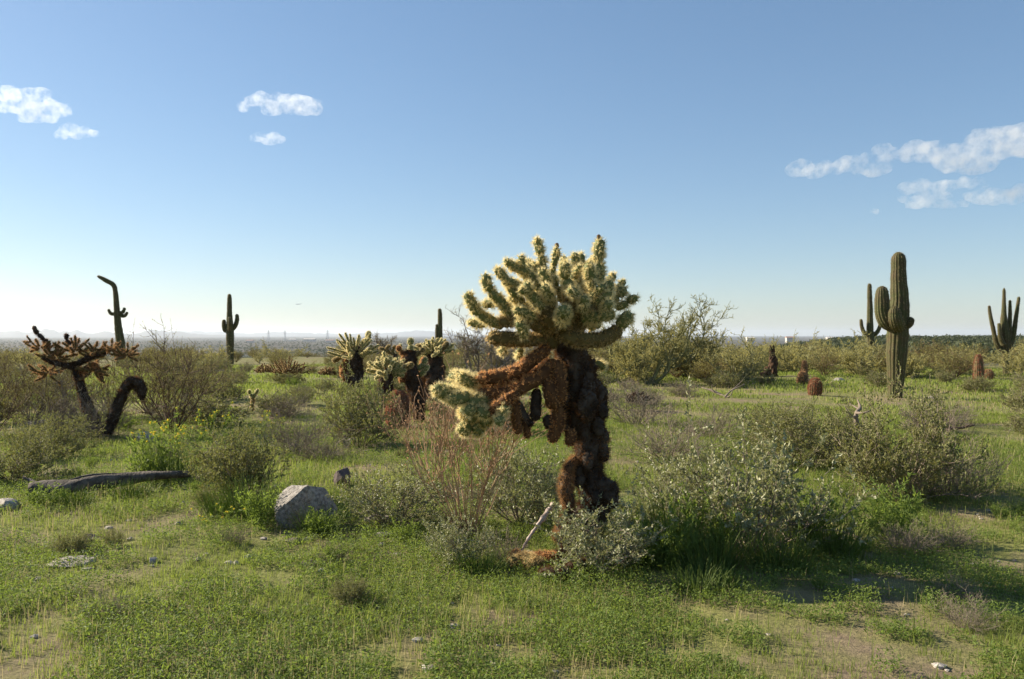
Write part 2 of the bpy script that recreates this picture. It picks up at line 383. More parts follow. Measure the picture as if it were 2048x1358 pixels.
# the low left limb ends in pale joints
for r, pts in [(36, [(400, 215, -.1), (290, 150, -.16)]), (34, [(360, 190, .05), (240, 160, .1)]), (40, [(460, 300, -.15), (310, 285, -.24), (140, 232, -.3)]),
               (40, [(500, 260, .05), (350, 240, .1), (230, 250, .12)]), (36, [(480, 310, -.2), (345, 320, -.3)]), (36, [(400, 430, -.12), (310, 352, -.15)]),
               (40, [(500, 370, -.1), (450, 470, -.12), (375, 480, -.13), (285, 478, -.14)]), (34, [(470, 390, .06), (400, 400, .1)])]:
    branch(hero, joints(z2, pts), r*K2, 'y', parts=PALE)
def limb(root, cv, pts, r, k, parts, dens=2100, per=11, L=.034, name='limb', sides=16):
    q = np.array([cv(p) for p in pts]); m, sm = MB(), MB()
    V, NO, R = capsule(m, spline(q, 30), r*k, rng, rings=40, sides=sides); spine_coat(sm, V, NO, R, dens, per, L, .0024, rng)
    o = m.build(name, M[parts[0]], root, smooth=True); sm.build('spines', M[parts[1]], o); return o
limb(hero, z1, [(1080, 950, -.1), (960, 1040, -.18), (830, 1140, -.2), (690, 1180, -.2), (520, 1195, -.2)], 47, K1, RUST)
limb(hero, z2, [(880, 60, -.14), (790, 160, -.22), (650, 240, -.26), (560, 290, -.25), (480, 330, -.22)], 36, K2, RUST)
limb(hero, z2, [(660, 215, -.26), (560, 260, -.25), (430, 270, -.2), (400, 330, -.18)], 32, K2, RUST)
limb(hero, z2, [(560, 290, -.2), (515, 350, -.15), (490, 400, -.12)], 32, K2, GOLD)
limb(hero, z1, [(1150, 850, -.1), (1330, 890, -.2), (1500, 885, -.22), (1640, 800, -.2)], 54, K1, GOLD)
branch(hero, joints(z1, [(1620, 800, -.2), (1725, 690, -.22)]), 46*K1, 'y', parts=PALE)
limb(hero, z1, [(1080, 880, -.05), (920, 890, -.12), (740, 885, -.18), (600, 868, -.22)], 54, K1, GOLD)
limb(hero, z1, [(1100, 830, -.1), (960, 760, -.2), (820, 720, -.2), (700, 760, -.16)], 54, K1, GOLD)
limb(hero, z1, [(1150, 830, -.15), (1080, 700, -.22), (1030, 590, -.18)], 64, K1, GOLD)
limb(hero, z1, [(1160, 830, -.12), (1230, 680, -.2), (1280, 560, -.2)], 66, K1, GOLD)
limb(hero, z1, [(1180, 830, -.06), (1330, 730, -.12), (1460, 640, -.12)], 66, K1, GOLD)
limb(hero, z1, [(1150, 820, .1), (1080, 660, .22), (1060, 540, .26)], 60, K1, GOLD)
limb(hero, z1, [(1180, 820, .1), (1280, 660, .24), (1330, 560, .28)], 60, K1, GOLD)
limb(hero, z2, [(720, 195, -.1), (560, 205, -.04), (430, 195, .02)], 30, K2, RUST)
limb(hero, z2, [(650, 250, -.3), (545, 330, -.33), (470, 395, -.3)], 30, K2, RUST)
limb(hero, z2, [(860, 60, -.05), (740, 150, -.1), (600, 180, -.12), (470, 200, -.1)], 34, K2, RUST)
for r, pts in [(32, [(480, 395, -.3), (400, 365, -.34), (335, 350, -.36)]), (32, [(360, 275, -.28), (230, 300, -.32)]), (30, [(440, 195, .02), (330, 150, .08), (270, 165, .1)]), (30, [(560, 330, -.34), (560, 400, -.4), (520, 450, -.42)])]:
    branch(hero, joints(z2, pts), r*K2, 'y', parts=PALE)
limb(hero, z1, [(1130, 960, -.04), (1085, 850, -.06), (1090, 740, -.02)], 60, K1, GOLD)
# dead joints hanging from the limb and the trunk
for r, parts, pts in [(28, RUST, [(620, 250, -.24), (635, 380, -.24), (655, 510, -.23)]), (22, RUST, [(690, 380, -.2), (700, 460, -.2), (712, 535, -.2)]), (24, DARK, [(640, 300, -.2), (700, 420, -.2), (740, 460, -.2)]),
                      (30, DARK, [(765, 230, -.18), (760, 340, -.2), (755, 430, -.2)]), (42, RUST, [(835, 170, -.2), (850, 260, -.24), (870, 360, -.22)]), (38, DARK, [(810, 400, -.12), (850, 440, -.12), (870, 470, -.1)]),
                      (36, RUST, [(895, 330, -.18), (890, 450, -.2), (850, 560, -.2)]), (36, RUST, [(890, 60, -.16), (905, 200, -.22), (900, 330, -.22)]), (30, RUST, [(960, 470, -.16), (970, 530, -.18), (955, 580, -.18)]),
                      (34, DARK, [(1130, 400, -.05), (1140, 470, -.08), (1158, 520, -.08)])]:
    limb(hero, z2, pts, r, K2, parts, L=.024, name='hanging_joint', sides=12)
def trunk(root, cv, pts, rad, k, parts=DARK, dens=3200, per=7, L=.044, name='trunk', w=.0024):
    q = spline(np.array([np.append(cv(p), r*k) for p, r in zip(pts, rad)]), 60); m, sm = MB(), MB()
    Q, R = q[:, :3], np.maximum(q[:, 3], .004)
    a = rng.uniform(0, 6, 4)
    def prof(i, th): return 1+.13*np.sin(2*th+i*.17+a[0])+.11*np.sin(5*th-i*.41+a[1])+.08*np.sin(9*th+i*.8+a[2])*np.sin(i*.55+a[3])
    V, NN, T = m.tube(Q, R, 22, prof); spine_coat(sm, V, NN, R, dens, per, L, w, rng, 1.2)
    o = m.build(name, M[parts[0]], root, smooth=True); sm.build('spines', M[parts[1]], o); return o
trunk(hero, z2, [(950, -180, 0), (965, -40, 0), (985, 100, 0), (1035, 260, 0), (1060, 420, .02), (1075, 560, .02), (1085, 720, .02), (1105, 850, 0), (1115, 960, 0), (1050, 1120, 0), (1000, 1230, 0)],
      [84, 96, 94, 98, 90, 80, 78, 86, 92, 90, 100], K2)
trunk(hero, z2, [(1040, 120, .05), (1100, 220, .02), (1120, 330, 0), (1115, 440, .02), (1105, 520, .05)], [30, 56, 60, 52, 30], K2, name='side_lobe')
trunk(hero, z2, [(1130, 790, -.05), (1180, 830, -.08), (1205, 880, -.08), (1195, 940, -.05)], [40, 54, 56, 40], K2, name='side_lobe')
trunk(hero, z2, [(1000, 650, -.05), (955, 720, -.1), (938, 830, -.12), (960, 940, -.1), (930, 1060, -.08), (905, 1150, -.05)], [20, 28, 32, 32, 36, 40], K2, parts=MIX, name='dead_stub', dens=8000, w=.0022)
trunk(hero, z2, [(935, 60, -.02), (915, 160, -.05), (905, 280, -.05), (915, 400, -.02), (940, 480, 0)], [36, 54, 58, 46, 20], K2, name='side_lobe', parts=MIX)  # left flank: browner spines than the trunk, its sunlit tone put into the colour
trunk(hero, z2, [(1010, 60, .05), (1050, 110, .03), (1080, 180, .0)], [60, 70, 52], K2, name='side_lobe')
trunk(hero, z2, [(1060, 240, -.12), (1070, 330, -.16), (1062, 420, -.12)], [40, 58, 34], K2, name='side_lobe')
for i in range(22):
    y = rng.uniform(60, 900); x = np.interp(y, [60, 300, 560, 900], [985, 1045, 1075, 1110]); hw = np.interp(y, [60, 300, 560, 760, 900], [108, 100, 64, 68, 90]); a = rng.uniform(-1.6, 1.6) if i % 3 else rng.choice([-1.5, 1.5])
    ox, od = math.sin(a), -math.cos(a)*.9; l = rng.uniform(60, 120); r0 = rng.uniform(24, 36)
    limb(hero, z2, [(x+ox*hw*.8, y, od*hw*.8*K2), (x+ox*(hw+26), y+l*.4, od*(hw+26)*K2), (x+ox*(hw+20), y+l, od*(hw+20)*K2)], r0, K2, DARK if i % 3 else MIX, L=.036, name='hanging_joint', sides=12, dens=2500)
m = MB()
for (x, y, d) in [(1465, 95, .04), (1140, 160, .1)]:
    c = z1((x, y, d)); V, NO, R = capsule(m, np.array([c-[0, 0, .02], c, c+[0, 0, .022]]), .016, rng, sides=8, rings=8)
m.build('fruit', M['wood_dead'], hero, smooth=True)

# the bleached rib that leans on its foot and the shed joints lying there
def stick_thing(name, label, cat, pts, rad, material, sides=10, knots=0, group=None, smooth=True):
    P = np.array(pts); base = P[0].copy(); o_ = thing(name, label, cat, base, group)
    q = spline(np.column_stack([P-base, rad]), 40); a = rng.uniform(0, 6, 3); m = MB()
    m.tube(q[:, :3], q[:, 3], sides, lambda i, th: 1+.16*np.sin(2*th+i*.3+a[0])+knots*max(0, math.sin(i*1.1+a[1]))+.05*np.sin(5*th-i*.7)+.05*np.sin(11*th+i*.23+a[2]))
    return o_, m.build('shaft', M[material], o_, smooth=smooth)
lp = [atp(1043, 1103, 6.05), atp(1060, 1072, 6.1), atp(1083, 1042, 6.18), atp(1106, 1008, 6.28)]
stick_thing('cholla_skeleton', 'pale bleached stick leaning against the foot of the big cholla', 'dead branch', lp, [.007, .010, .015, .018], 'wood_pale', knots=.35)

def shed_joint(px, py, Y, r, L, ang, label, parts, group=None):
    b = gpt(px, Y); b[2] += r*.9
    t = thing('fallen_cholla_joint', label, 'cactus joint', b, group)
    d = np.array([math.cos(ang), math.sin(ang), .12])*L/2
    m, sm = MB(), MB(); V, NO, R = capsule(m, np.array([-d, [0, 0, .01], d]), r, rng); spine_coat(sm, V, NO, R, 10000, 5, .03, .002, rng)
    o = m.build('joint', M[parts[0]], t, smooth=True); sm.build('spines', M[parts[1]], o)
GJ = 'shed joints at the foot of the big cholla'
for px, Y, r, L, a, lab, pr in [
  (1042, 5.95, .045, .2, .4, 'golden brown shed cholla joint lying under the lower tip of the pale stick', GOLD), (1062, 5.9, .05, .22, 2.2, 'orange shed cholla joint lying just right of the pale stick tip', GOLD),
  (1030, 6.1, .04, .16, 1.3, 'rust shed cholla joint, leftmost of the litter by the pale stick', RUST), (1085, 6.0, .05, .22, -.4, 'rust shed cholla joint lying in the shade right of the orange one', RUST),
  (1120, 6.05, .05, .24, .3, 'dark shed cholla joint lying below the dead stub of the big cholla', DARK), (1105, 5.6, .04, .2, -.3, 'small dark shed joint lying closest to the viewer below the big cholla', DARK),
  (1150, 5.75, .045, .24, .8, 'dark shed joint lying against the grey leaved bush under the big cholla', DARK)]:
    shed_joint(px, 0, Y, r, L, a, lab, pr, GJ)

# ---- smaller chollas
def cholla(label, base, Y, trunks, heads, limbs=(), seed=1, r=.027, group=None, tipparts=PALE, name='teddy_bear_cholla', sp=.034, dens=4500, spw=.0038):
    global rng
    rng = np.random.default_rng(seed); B = gpt(base, Y); root = thing(name, label, 'cactus', B, group); k = Y/F
    cv = lambda q: atp(q[0], q[1], Y+(q[2] if len(q) > 2 else 0))-B
    for pts, rad, parts in trunks: trunk(root, cv, pts, rad, k, parts=parts, dens=2500, per=4, L=.05, w=.005)
    for pts, rad, parts in limbs:
        segs = joints(cv, pts); branch(root, segs, rad*k, 'y', dens=dens, per=3, L=sp, w=spw, sides=9, parts=parts)
    for hx, hy, R, n, up in heads:
        c = cv((hx, hy)); Rm = R*k
        for i in range(n):
            a = i*2.39996+rng.uniform(-.3, .3); z = up[0]+(up[1]-up[0])*((i+.5)/n)
            d = np.array([math.cos(a)*math.sqrt(max(0, 1-z*z)), math.sin(a)*math.sqrt(max(0, 1-z*z)), z]); Lr = Rm*rng.uniform(.75, 1.05)*(1-.30*max(z, 0))
            p0 = c+d*Rm*.12; p1 = c+d*Lr*.55+rng.normal(size=3)*Rm*.06; d2 = nrm(d+np.array([0, 0, .35])+rng.normal(size=3)*.18); p2 = p1+d2*Lr*.5
            segs = [np.array([p0, (p0+p1)/2-[0, 0, .02], p1]), np.array([p1-d2*.01, (p1+p2)/2, p2])]
            if rng.random() < .6:
                d3 = nrm(d2+rng.normal(size=3)*.7+[0, 0, .3]); segs.append(np.array([p1, p1+d3*Lr*.18, p1+d3*Lr*.36]))
            branch(root, segs, r*rng.uniform(.8, 1.1), 'y', dens=dens, per=4, L=sp, w=spw, sides=9, parts=tipparts)
    return root
cholla('cholla with a rounded pale crown on a short rusty trunk, leftmost of its cluster', 712, 25,
       [([(712, 775), (708, 740), (712, 715), (722, 695)], [14, 16, 14, 10], DARK), ([(692, 765), (690, 735), (697, 708)], [8, 9, 6], RUST)],
       [(712, 707, 58, 36, (-.12, .96))], [([(705, 705), (680, 715), (665, 722)], 5, GOLD), ([(720, 690), (735, 678), (738, 662)], 5, PALE)], seed=21)
cholla('cholla on a dark bent trunk, its pale crown left of the red barrel cactus', 806, 15,
       [([(806, 845), (785, 812), (772, 790), (772, 755), (779, 738)], [14, 15, 13, 13, 10], DARK)],
       [(775, 745, 50, 32, (-.12, .95))], [([(800, 745), (812, 735), (826, 728)], 5, GOLD)], seed=22, r=.026)
cholla('column shaped cholla behind the bulky red barrel cactus with one upright pale arm', 838, 15.8,
       [([(838, 850), (836, 800), (825, 760), (819, 725), (823, 700)], [11, 13, 15, 14, 8], DARK), ([(806, 765), (806, 735), (815, 708)], [7, 9, 6], RUST)],
       [], [([(822, 705), (822, 690), (824, 676)], 6, PALE), ([(812, 712), (800, 702), (795, 692)], 5, RUST), ([(830, 712), (842, 704), (848, 696)], 5, GOLD), ([(835, 740), (848, 728), (852, 715)], 5, PALE), ([(838, 752), (850, 742), (856, 730)], 5, PALE)], seed=23)
cholla('cholla with a wide crown on a swollen trunk before the slim saguaro pole', 862, 20,
       [([(862, 800), (868, 765), (866, 735), (862, 712), (862, 700)], [16, 20, 20, 14, 10], DARK), ([(850, 775), (846, 742), (852, 715)], [8, 9, 7], RUST)],
       [(864, 708, 52, 34, (-.1, .98))], [([(858, 706), (842, 698), (832, 690)], 6, GOLD), ([(870, 706), (886, 698), (896, 684)], 6, GOLD)], seed=24)
cholla('young knee high cholla shaped like the letter Y in the open meadow', 504, 16.5,
       [([(504, 822), (505, 805), (505, 795)], [3, 3.4, 3], GOLD)], [], [([(505, 797), (500, 788), (497, 780)], 3.4, PALE), ([(505, 797), (511, 787), (516, 778)], 3.4, PALE)], seed=25, sp=.03)
cholla('small thin jointed cholla sprouting between the crowns of the pale chollas', 790, 24, [([(792, 770), (795, 730), (790, 708)], [4, 4, 3], DARK)], [],
       [([(790, 708), (775, 705), (758, 696)], 3, GOLD), ([(780, 706), (772, 698), (780, 690)], 3, GOLD), ([(792, 705), (798, 695), (802, 688)], 3, PALE), ([(785, 706), (786, 698), (790, 690)], 3, GOLD)], seed=26)
cholla('dark spreading cholla with a leaning trunk and tangled crown at the left edge', 205, 14,
       [([(200, 868), (182, 835), (168, 795), (155, 750), (152, 722)], [13, 11, 9, 7.5, 6], DARK), ([(150, 735), (110, 725), (85, 715)], [6, 5, 4], DARK), ([(150, 730), (180, 715), (210, 705)], [6, 5, 4], DARK),
        ([(155, 745), (190, 730), (205, 760)], [5, 4, 3], RUST)],
       [(80, 695, 36, 11, (-.5, .95)), (112, 712, 42, 12, (-.5, .95)), (150, 700, 44, 12, (-.3, .95)), (190, 705, 40, 11, (-.5, .9)), (222, 700, 34, 11, (-.5, .9)), (252, 708, 34, 11, (-.7, .8)), (95, 742, 44, 12, (-.8, .5)), (185, 738, 40, 12, (-.8, .5))], [([(100, 690), (88, 680), (76, 668), (68, 652)], 4, DARK), ([(140, 690), (132, 680), (135, 668)], 4, DARK)],
       seed=27, tipparts=('stem_mid', 'spine_mix'), r=.016, name='chain_fruit_cholla')
cholla('dead black cholla stem arched over like a hook beside the leaning dark trunk', 212, 13.6,
       [([(212, 866), (228, 830), (242, 795), (255, 770), (270, 764), (282, 778), (284, 800)], [11, 9.5, 9, 10, 11, 9, 3.5], DARK)], [], seed=28, name='dead_cholla')
for i, (bx, by, Y, R, lab) in enumerate([(575, 750, 26, 44, 'buckhorn cholla thicket, larger one, tan and thorny in the meadow left of the pale chollas'), (530, 748, 27, 26, 'smaller buckhorn cholla thicket, left of the larger tan one'),
                                 (655, 752, 26, 22, 'low rusty buckhorn cholla beside the pale round cholla'), (1275, 805, 18, 26, 'dark leafless cholla tangle among grey twigs right of the big cholla')]):
    cholla(lab, bx, Y, [], [(bx, by-4, R, 26, (.15, .97)), (bx-R*.5, by-3, R*.7, 10, (.2, .9)), (bx+R*.5, by-3, R*.7, 10, (.2, .9))], seed=30+i, r=.016 if i < 3 else .013,
           tipparts=('stem_old', 'spine_gold') if i < 3 else DARK, name='buckhorn_cholla', sp=.02, dens=5000)

# ---- saguaros
def saguaro(label, base, Y, parts, seed, ribs=13, spines=True):
    """parts: (name, [(px, py, depth), ...], [radius px ...])"""
    rg = np.random.default_rng(seed); B = gpt(base, Y); root = thing('saguaro', label, 'cactus', B, 'saguaros on the plain'); k = Y/F
    for name, pts, rad in parts:
        q = spline(np.array([np.append(atp(p[0], p[1], Y+(p[2] if len(p) > 2 else 0))-B, r*k) for p, r in zip(pts, rad)]), 60)
        Q, R = q[:, :3], np.maximum(q[:, 3], .01).copy()
        L = np.linalg.norm(np.diff(Q, axis=0), axis=1); arc = np.concatenate([[0], np.cumsum(L)]); left = arc[-1]-arc
        rt = R[-6:].max()*1.0; cap_ = np.sqrt(np.clip(1-((rt-left)/rt)**2, .02, 1)); R = np.where(left < rt, R*np.maximum(cap_, .12), R)
        nz = 1+.035*(vnoise(arc*9, arc*0, 1, seed)-.5)*2
        m, sm = MB(), MB()
        def prof(i, th): return nz[i]*(1+.085*np.abs(np.cos(th*ribs/2))**.8-.05)
        V, NN, T = m.tube(Q, R, ribs*6, prof)
        o = m.build(name, M['saguaro'], root, smooth=True)
        if spines:
            idx = np.arange(0, ribs*6, 6); n = max(200, int(arc[-1]/.03*ribs)); ii = rg.integers(0, 59, n); jj = rg.choice(idx, n); a = rg.random((n, 1))
            p = V[ii, jj]*(1-a)+V[ii+1, jj]*a; nn = NN[ii, jj]; p = np.repeat(p, 4, 0); nn = np.repeat(nn, 4, 0)
            top = (np.repeat(ii, 4) > 54); d = nrm(nn+rg.normal(size=p.shape)*.6+top[:, None]*np.array([0, 0, .6]))
            sm.spikes(p, d, rg.uniform(.02, .045, len(p)), .0035*max(1, Y/25), rg); sm.build('spines', M['saguaro_spine'], o)
    return root
saguaro('massive saguaro with one thick raised arm on its left and a stub on its right', 1790, 22, [
    ('trunk', [(1790, 798), (1792, 760), (1793, 720), (1795, 680), (1797, 640), (1799, 600), (1797, 555), (1797, 522), (1796, 504)], [13, 15, 18, 19.5, 19, 17, 14.5, 13, 9.5]),
    ('arm', [(1786, 650, -.1), (1772, 643, -.25), (1765, 625, -.25), (1764, 600, -.25), (1764, 572, -.25)], [15, 14, 13.5, 13.5, 9.5]),
    ('arm', [(1798, 655, -.1), (1792, 645, -.45), (1789, 628, -.5), (1790, 612, -.5)], [13, 13, 11.5, 8]),
    ('arm', [(1804, 650), (1814, 650, -.15), (1820, 645, -.2), (1822, 634, -.2)], [9, 8, 7.5, 6])], 41, ribs=16)
saguaro('slender saguaro with two upturned arms just left of the massive saguaro', 1741, 40, [
    ('trunk', [(1742, 742), (1742, 700), (1740, 660), (1740, 620), (1739, 580), (1739, 567)], [8.5, 8, 6.5, 5.2, 4, 2.5]),
    ('arm', [(1739, 668), (1730, 667), (1724, 655), (1722, 638)], [4, 3.8, 3.5, 2.6]), ('arm', [(1741, 668), (1752, 667), (1759, 655), (1762, 640)], [4, 3.8, 3.5, 2.6])], 42, ribs=12)
saguaro('many armed saguaro with a narrow brown foot near the right edge', 2012, 34, [
    ('trunk', [(2013, 752), (2012, 722), (2012, 700), (2010, 670), (2008, 640), (2008, 610), (2008, 576)], [6, 6, 7.5, 9, 6, 3.6, 2.4]),
    ('arm', [(2006, 700), (1994, 690), (1987, 660), (1981, 632), (1978, 611)], [5, 4.4, 3.8, 3.2, 2.4]), ('arm', [(2008, 690, -.2), (2001, 676, -.2), (1999, 660, -.2), (1998, 646, -.2)], [4, 4, 3.4, 2.4]),
    ('arm', [(2014, 690), (2019, 665), (2020, 630), (2020, 600)], [5, 4, 3.4, 2.4]), ('arm', [(2016, 700), (2026, 675), (2032, 635), (2038, 593)], [5, 4.6, 3.8, 2.6])], 43, ribs=11)
saguaro('straight saguaro with two short raised arms on the left side of the plain', 460, 48, [
    ('trunk', [(460, 732), (460, 700), (460, 665), (459, 630), (459, 600), (459, 588)], [7, 7, 7.5, 5.2, 4.2, 2.6]),
    ('arm', [(457, 662), (450, 660), (448, 650), (448, 639)], [5, 4.5, 4.2, 3.2]), ('arm', [(463, 660), (470, 652), (474, 640), (474, 628)], [4.5, 4.2, 4, 3]), ('arm', [(460, 660, -.2), (460, 648, -.4), (459, 634, -.4)], [4, 4, 3])], 44, ribs=12)
saguaro('saguaro with a top bent over sideways like a hook above the dark left bushes', 241, 45, [
    ('trunk', [(242, 735), (241, 690), (236, 650), (233, 610), (231, 585), (227, 570), (214, 562), (203, 556), (195, 552)], [9, 8.5, 6.8, 5.2, 4.4, 4.2, 4, 3, 2]),
    ('arm', [(234, 627), (224, 628), (219, 624), (217, 618)], [3.4, 3.2, 2.8, 2.2]), ('arm', [(237, 626), (245, 625), (248, 620), (249, 615)], [3.4, 3.2, 2.8, 2.2]), ('arm', [(237, 630), (247, 632), (252, 629), (255, 624)], [3.6, 3.4, 3, 2.2])], 45, ribs=12)
saguaro('slim saguaro pole with a shorter twin stem rising behind the pale chollas', 880, 36, [
    ('trunk', [(881, 750), (880, 700), (880, 660), (880, 630), (879, 617)], [6, 5.6, 4.8, 4, 2.6]), ('arm', [(879, 700), (875, 690), (874, 668), (874, 648)], [4.2, 4, 3.6, 2.8])], 46, ribs=11)

# ---- barrel cacti
def barrel(label, base, Y, h, r, seed, spine, lean=0.0, dens=1.0):
    rg = np.random.default_rng(seed); B = gpt(base, Y); root = thing('barrel_cactus', label, 'cactus', B, 'barrel cacti'); k = Y/F; n = 26
    t = np.linspace(0, 1, n); z = t*h*k; R = r*k*np.clip(np.sin(math.pi*(.16+.84*t)**1.0)**.5, .05, 1)
    P = np.stack([lean*h*k*t**1.5, 0*t, z-.02], 1); m, sm = MB(), MB(); ribs = 18
    V, NN, T = m.tube(P, R, ribs*4, lambda i, th: 1+.10*np.abs(np.cos(th*ribs/2)))
    o = m.build('body', M['barrel'], root, smooth=True)
    N = int(620*dens); ii = rg.integers(0, n-1, N); jj = rg.choice(np.arange(0, ribs*4, 4), N); p = np.repeat(V[ii, jj], 6, 0); nn = np.repeat(NN[ii, jj], 6, 0)
    d = nrm(nn+rg.normal(size=p.shape)*.75+np.array([0, 0, .3])); sm.spikes(p, d, rg.uniform(.03, .08, len(p)), .006, rg); sm.build('spines', M[spine], o)
    return root
barrel('red barrel cactus in the open with dry stalks drooping at its side', 1630, 22.5, 37, 11.5, 51, 'barrel_spine', .06)
barrel('squat tan barrel cactus in front of the thinner upright one', 1605, 28, 28, 9, 52, 'barrel_spine_tan')
barrel('thin upright brown barrel cactus rising behind the squat tan one', 1609, 30, 43, 5.5, 53, 'barrel_spine_tan')
barrel('tall dark brown barrel cactus left of the many armed saguaro', 1958, 28, 62, 8.5, 54, 'barrel_spine', -.02)
barrel('small round brown barrel cactus beside the taller one at the right', 1977, 31, 22, 8, 55, 'barrel_spine_tan')
barrel('bulky red barrel cactus between the bent cholla trunks', 795, 14.8, 78, 21, 56, 'barrel_spine', .05, 2)
m = MB(); bw = atp(1640, 762, 22.4); b0 = gpt(1640, 22.4)
t_ = thing('dry_stalks', 'pale dry stalks drooping against the red barrel cactus in the open', 'plant', b0)
for x, y, dx in [(4, 2, .0), (9, 0, .1), (14, 10, .15), (1, 6, .05), (12, 20, .1)]:
    P = np.array([[.02*x-.1, 0, 0], [.02*x-.12+dx*.3, -.05, .28], [.02*x-.1+dx, -.08, .42-.005*y], [.02*x+dx*1.4, -.1, .22]]); q = spline(P, 14); m.sticks(q[:-1], q[1:], .006, .005)
m.build('stalks', M['straw'], t_)

# ---- dead saguaro stump with two prongs
B = gpt(1544, 33); k = 33/F
sn = thing('dead_saguaro_stump', 'dark rotted cactus stump ending in two upright prongs amid the right scrub', 'dead cactus', B)
def chunk(name, pts, rad):
    q = spline(np.array([np.append(atp(p[0], p[1], 33+(p[2] if len(p) > 2 else 0))-B, r*k) for p, r in zip(pts, rad)]), 26); m = MB()
    m.tube(q[:, :3], q[:, 3], 14, lambda i, th: 1+.2*np.sin(3*th+i*.4)+.12*np.sin(7*th+i*.9)); m.build(name, M['wood_dead'], sn)
chunk('stump', [(1545, 756), (1546, 735), (1546, 718), (1544, 708)], [9, 9, 7, 5]); chunk('prong', [(1544, 714), (1542, 702), (1541, 690)], [4, 3, 1.6]); chunk('prong', [(1546, 714), (1547, 702), (1547, 690)], [4, 2.6, 1.4])
chunk('slab', [(1536, 754, -.3), (1534, 742, -.3), (1535, 733, -.3)], [7, 7, 3]); chunk('slab', [(1520, 749, -.4), (1530, 747, -.4), (1538, 744, -.3)], [3, 4, 3])

# ------------------------------------------------------------------ shrubs, trees, herbs
def grow(rg, start, d, L, rad, segs, wob, lift):
    N = len(start); P = np.zeros((N, segs+1, 3)); D = np.zeros((N, segs+1, 3)); P[:, 0] = start; D[:, 0] = d; cur = d.copy()
    for s in range(segs):
        cur = nrm(cur+rg.normal(size=(N, 3))*wob+np.array([0, 0, lift])); P[:, s+1] = P[:, s]+cur*(L/segs)[:, None]; D[:, s+1] = cur
    return P, D
def side_shoots(rg, P, D, L, rad, per, t0, shrink, open_):
    N, S = P.shape[0], P.shape[1]-1; i = np.repeat(np.arange(N), per); t = rg.uniform(t0, 1, len(i))*S; a = np.minimum(t.astype(int), S-1); f = (t-a)[:, None]
    st = P[i, a]*(1-f)+P[i, a+1]*f; d = nrm(D[i, a+1]+rg.normal(size=(len(i), 3))*open_)
    d[:, 2] = np.where(d[:, 2] < -.3, -d[:, 2]*.3, d[:, 2])
    return st, nrm(d), L[i]*shrink*rg.uniform(.6, 1.2, len(i)), rad[i]*.55
def plant_mesh(seed, h=1.0, nstem=14, tilt=(.1, 1.0), rad=.006, segs=5, wob=.12, lift=.06, levels=((4, .35, .5, .6), (4, .3, .5, .7)),
               leaf=None, leaf_n=3, leaf_from=1, leaf_up=.4, leaf_open=.9, tip=None, rootr=.05, minr=.0012):
    rg = np.random.default_rng(seed); wood, lf, tp = MB(), MB(), MB()
    a = np.arange(nstem)*2.39996+rg.uniform(-.4, .4, nstem); ti = np.sqrt(rg.uniform(tilt[0]**2, tilt[1]**2, nstem))
    d = np.stack([np.cos(a)*np.sin(ti), np.sin(a)*np.sin(ti), np.cos(ti)], 1)
    st = np.stack([np.cos(a)*rootr*rg.random(nstem), np.sin(a)*rootr*rg.random(nstem), np.full(nstem, -.03)], 1)
    L = h*rg.uniform(.75, 1.12, nstem)*(1-.12*ti); R = np.full(nstem, rad)*rg.uniform(.7, 1.2, nstem)
    for lv in range(len(levels)+1):
        P, D = grow(rg, st, d, L, R, segs, wob, lift); S = segs
        for s in range(S):
            wood.sticks(P[:, s], P[:, s+1], np.maximum(R*(1-.75*s/S), minr), np.maximum(R*(1-.75*(s+1)/S), minr*.8))
        if leaf and lv >= leaf_from:
            N = len(P); i = np.repeat(np.arange(N), leaf_n*(1 if lv < len(levels) else 2)); t = rg.uniform(.15, 1.02, len(i))*S; b = np.minimum(t.astype(int), S-1); f = (t-b)[:, None]
            p = P[i, b]*(1-f)+P[i, b+1]*f; dd = nrm(D[i, b+1]+rg.normal(size=(len(i), 3))*leaf_open)
            lf.leaves(p, dd, leaf[0]*rg.uniform(.6, 1.25, len(i)), leaf[1]*rg.uniform(.7, 1.2, len(i)), rg, leaf_up)
        if tip and lv == len(levels):
            e = P[:, -1]; n = tip[1]; p = np.repeat(e, n, 0); dd = nrm(rg.normal(size=p.shape)+[0, 0, .4]); tp.leaves(p, dd, tip[0]*rg.uniform(.6, 1.2, len(p)), tip[0]*.7, rg, .2)
        if lv < len(levels):
            per, t0, sh, op = levels[lv]; st, d, L, R = side_shoots(rg, P, D, L, R, per, t0, sh, op)
    return wood, lf, tp

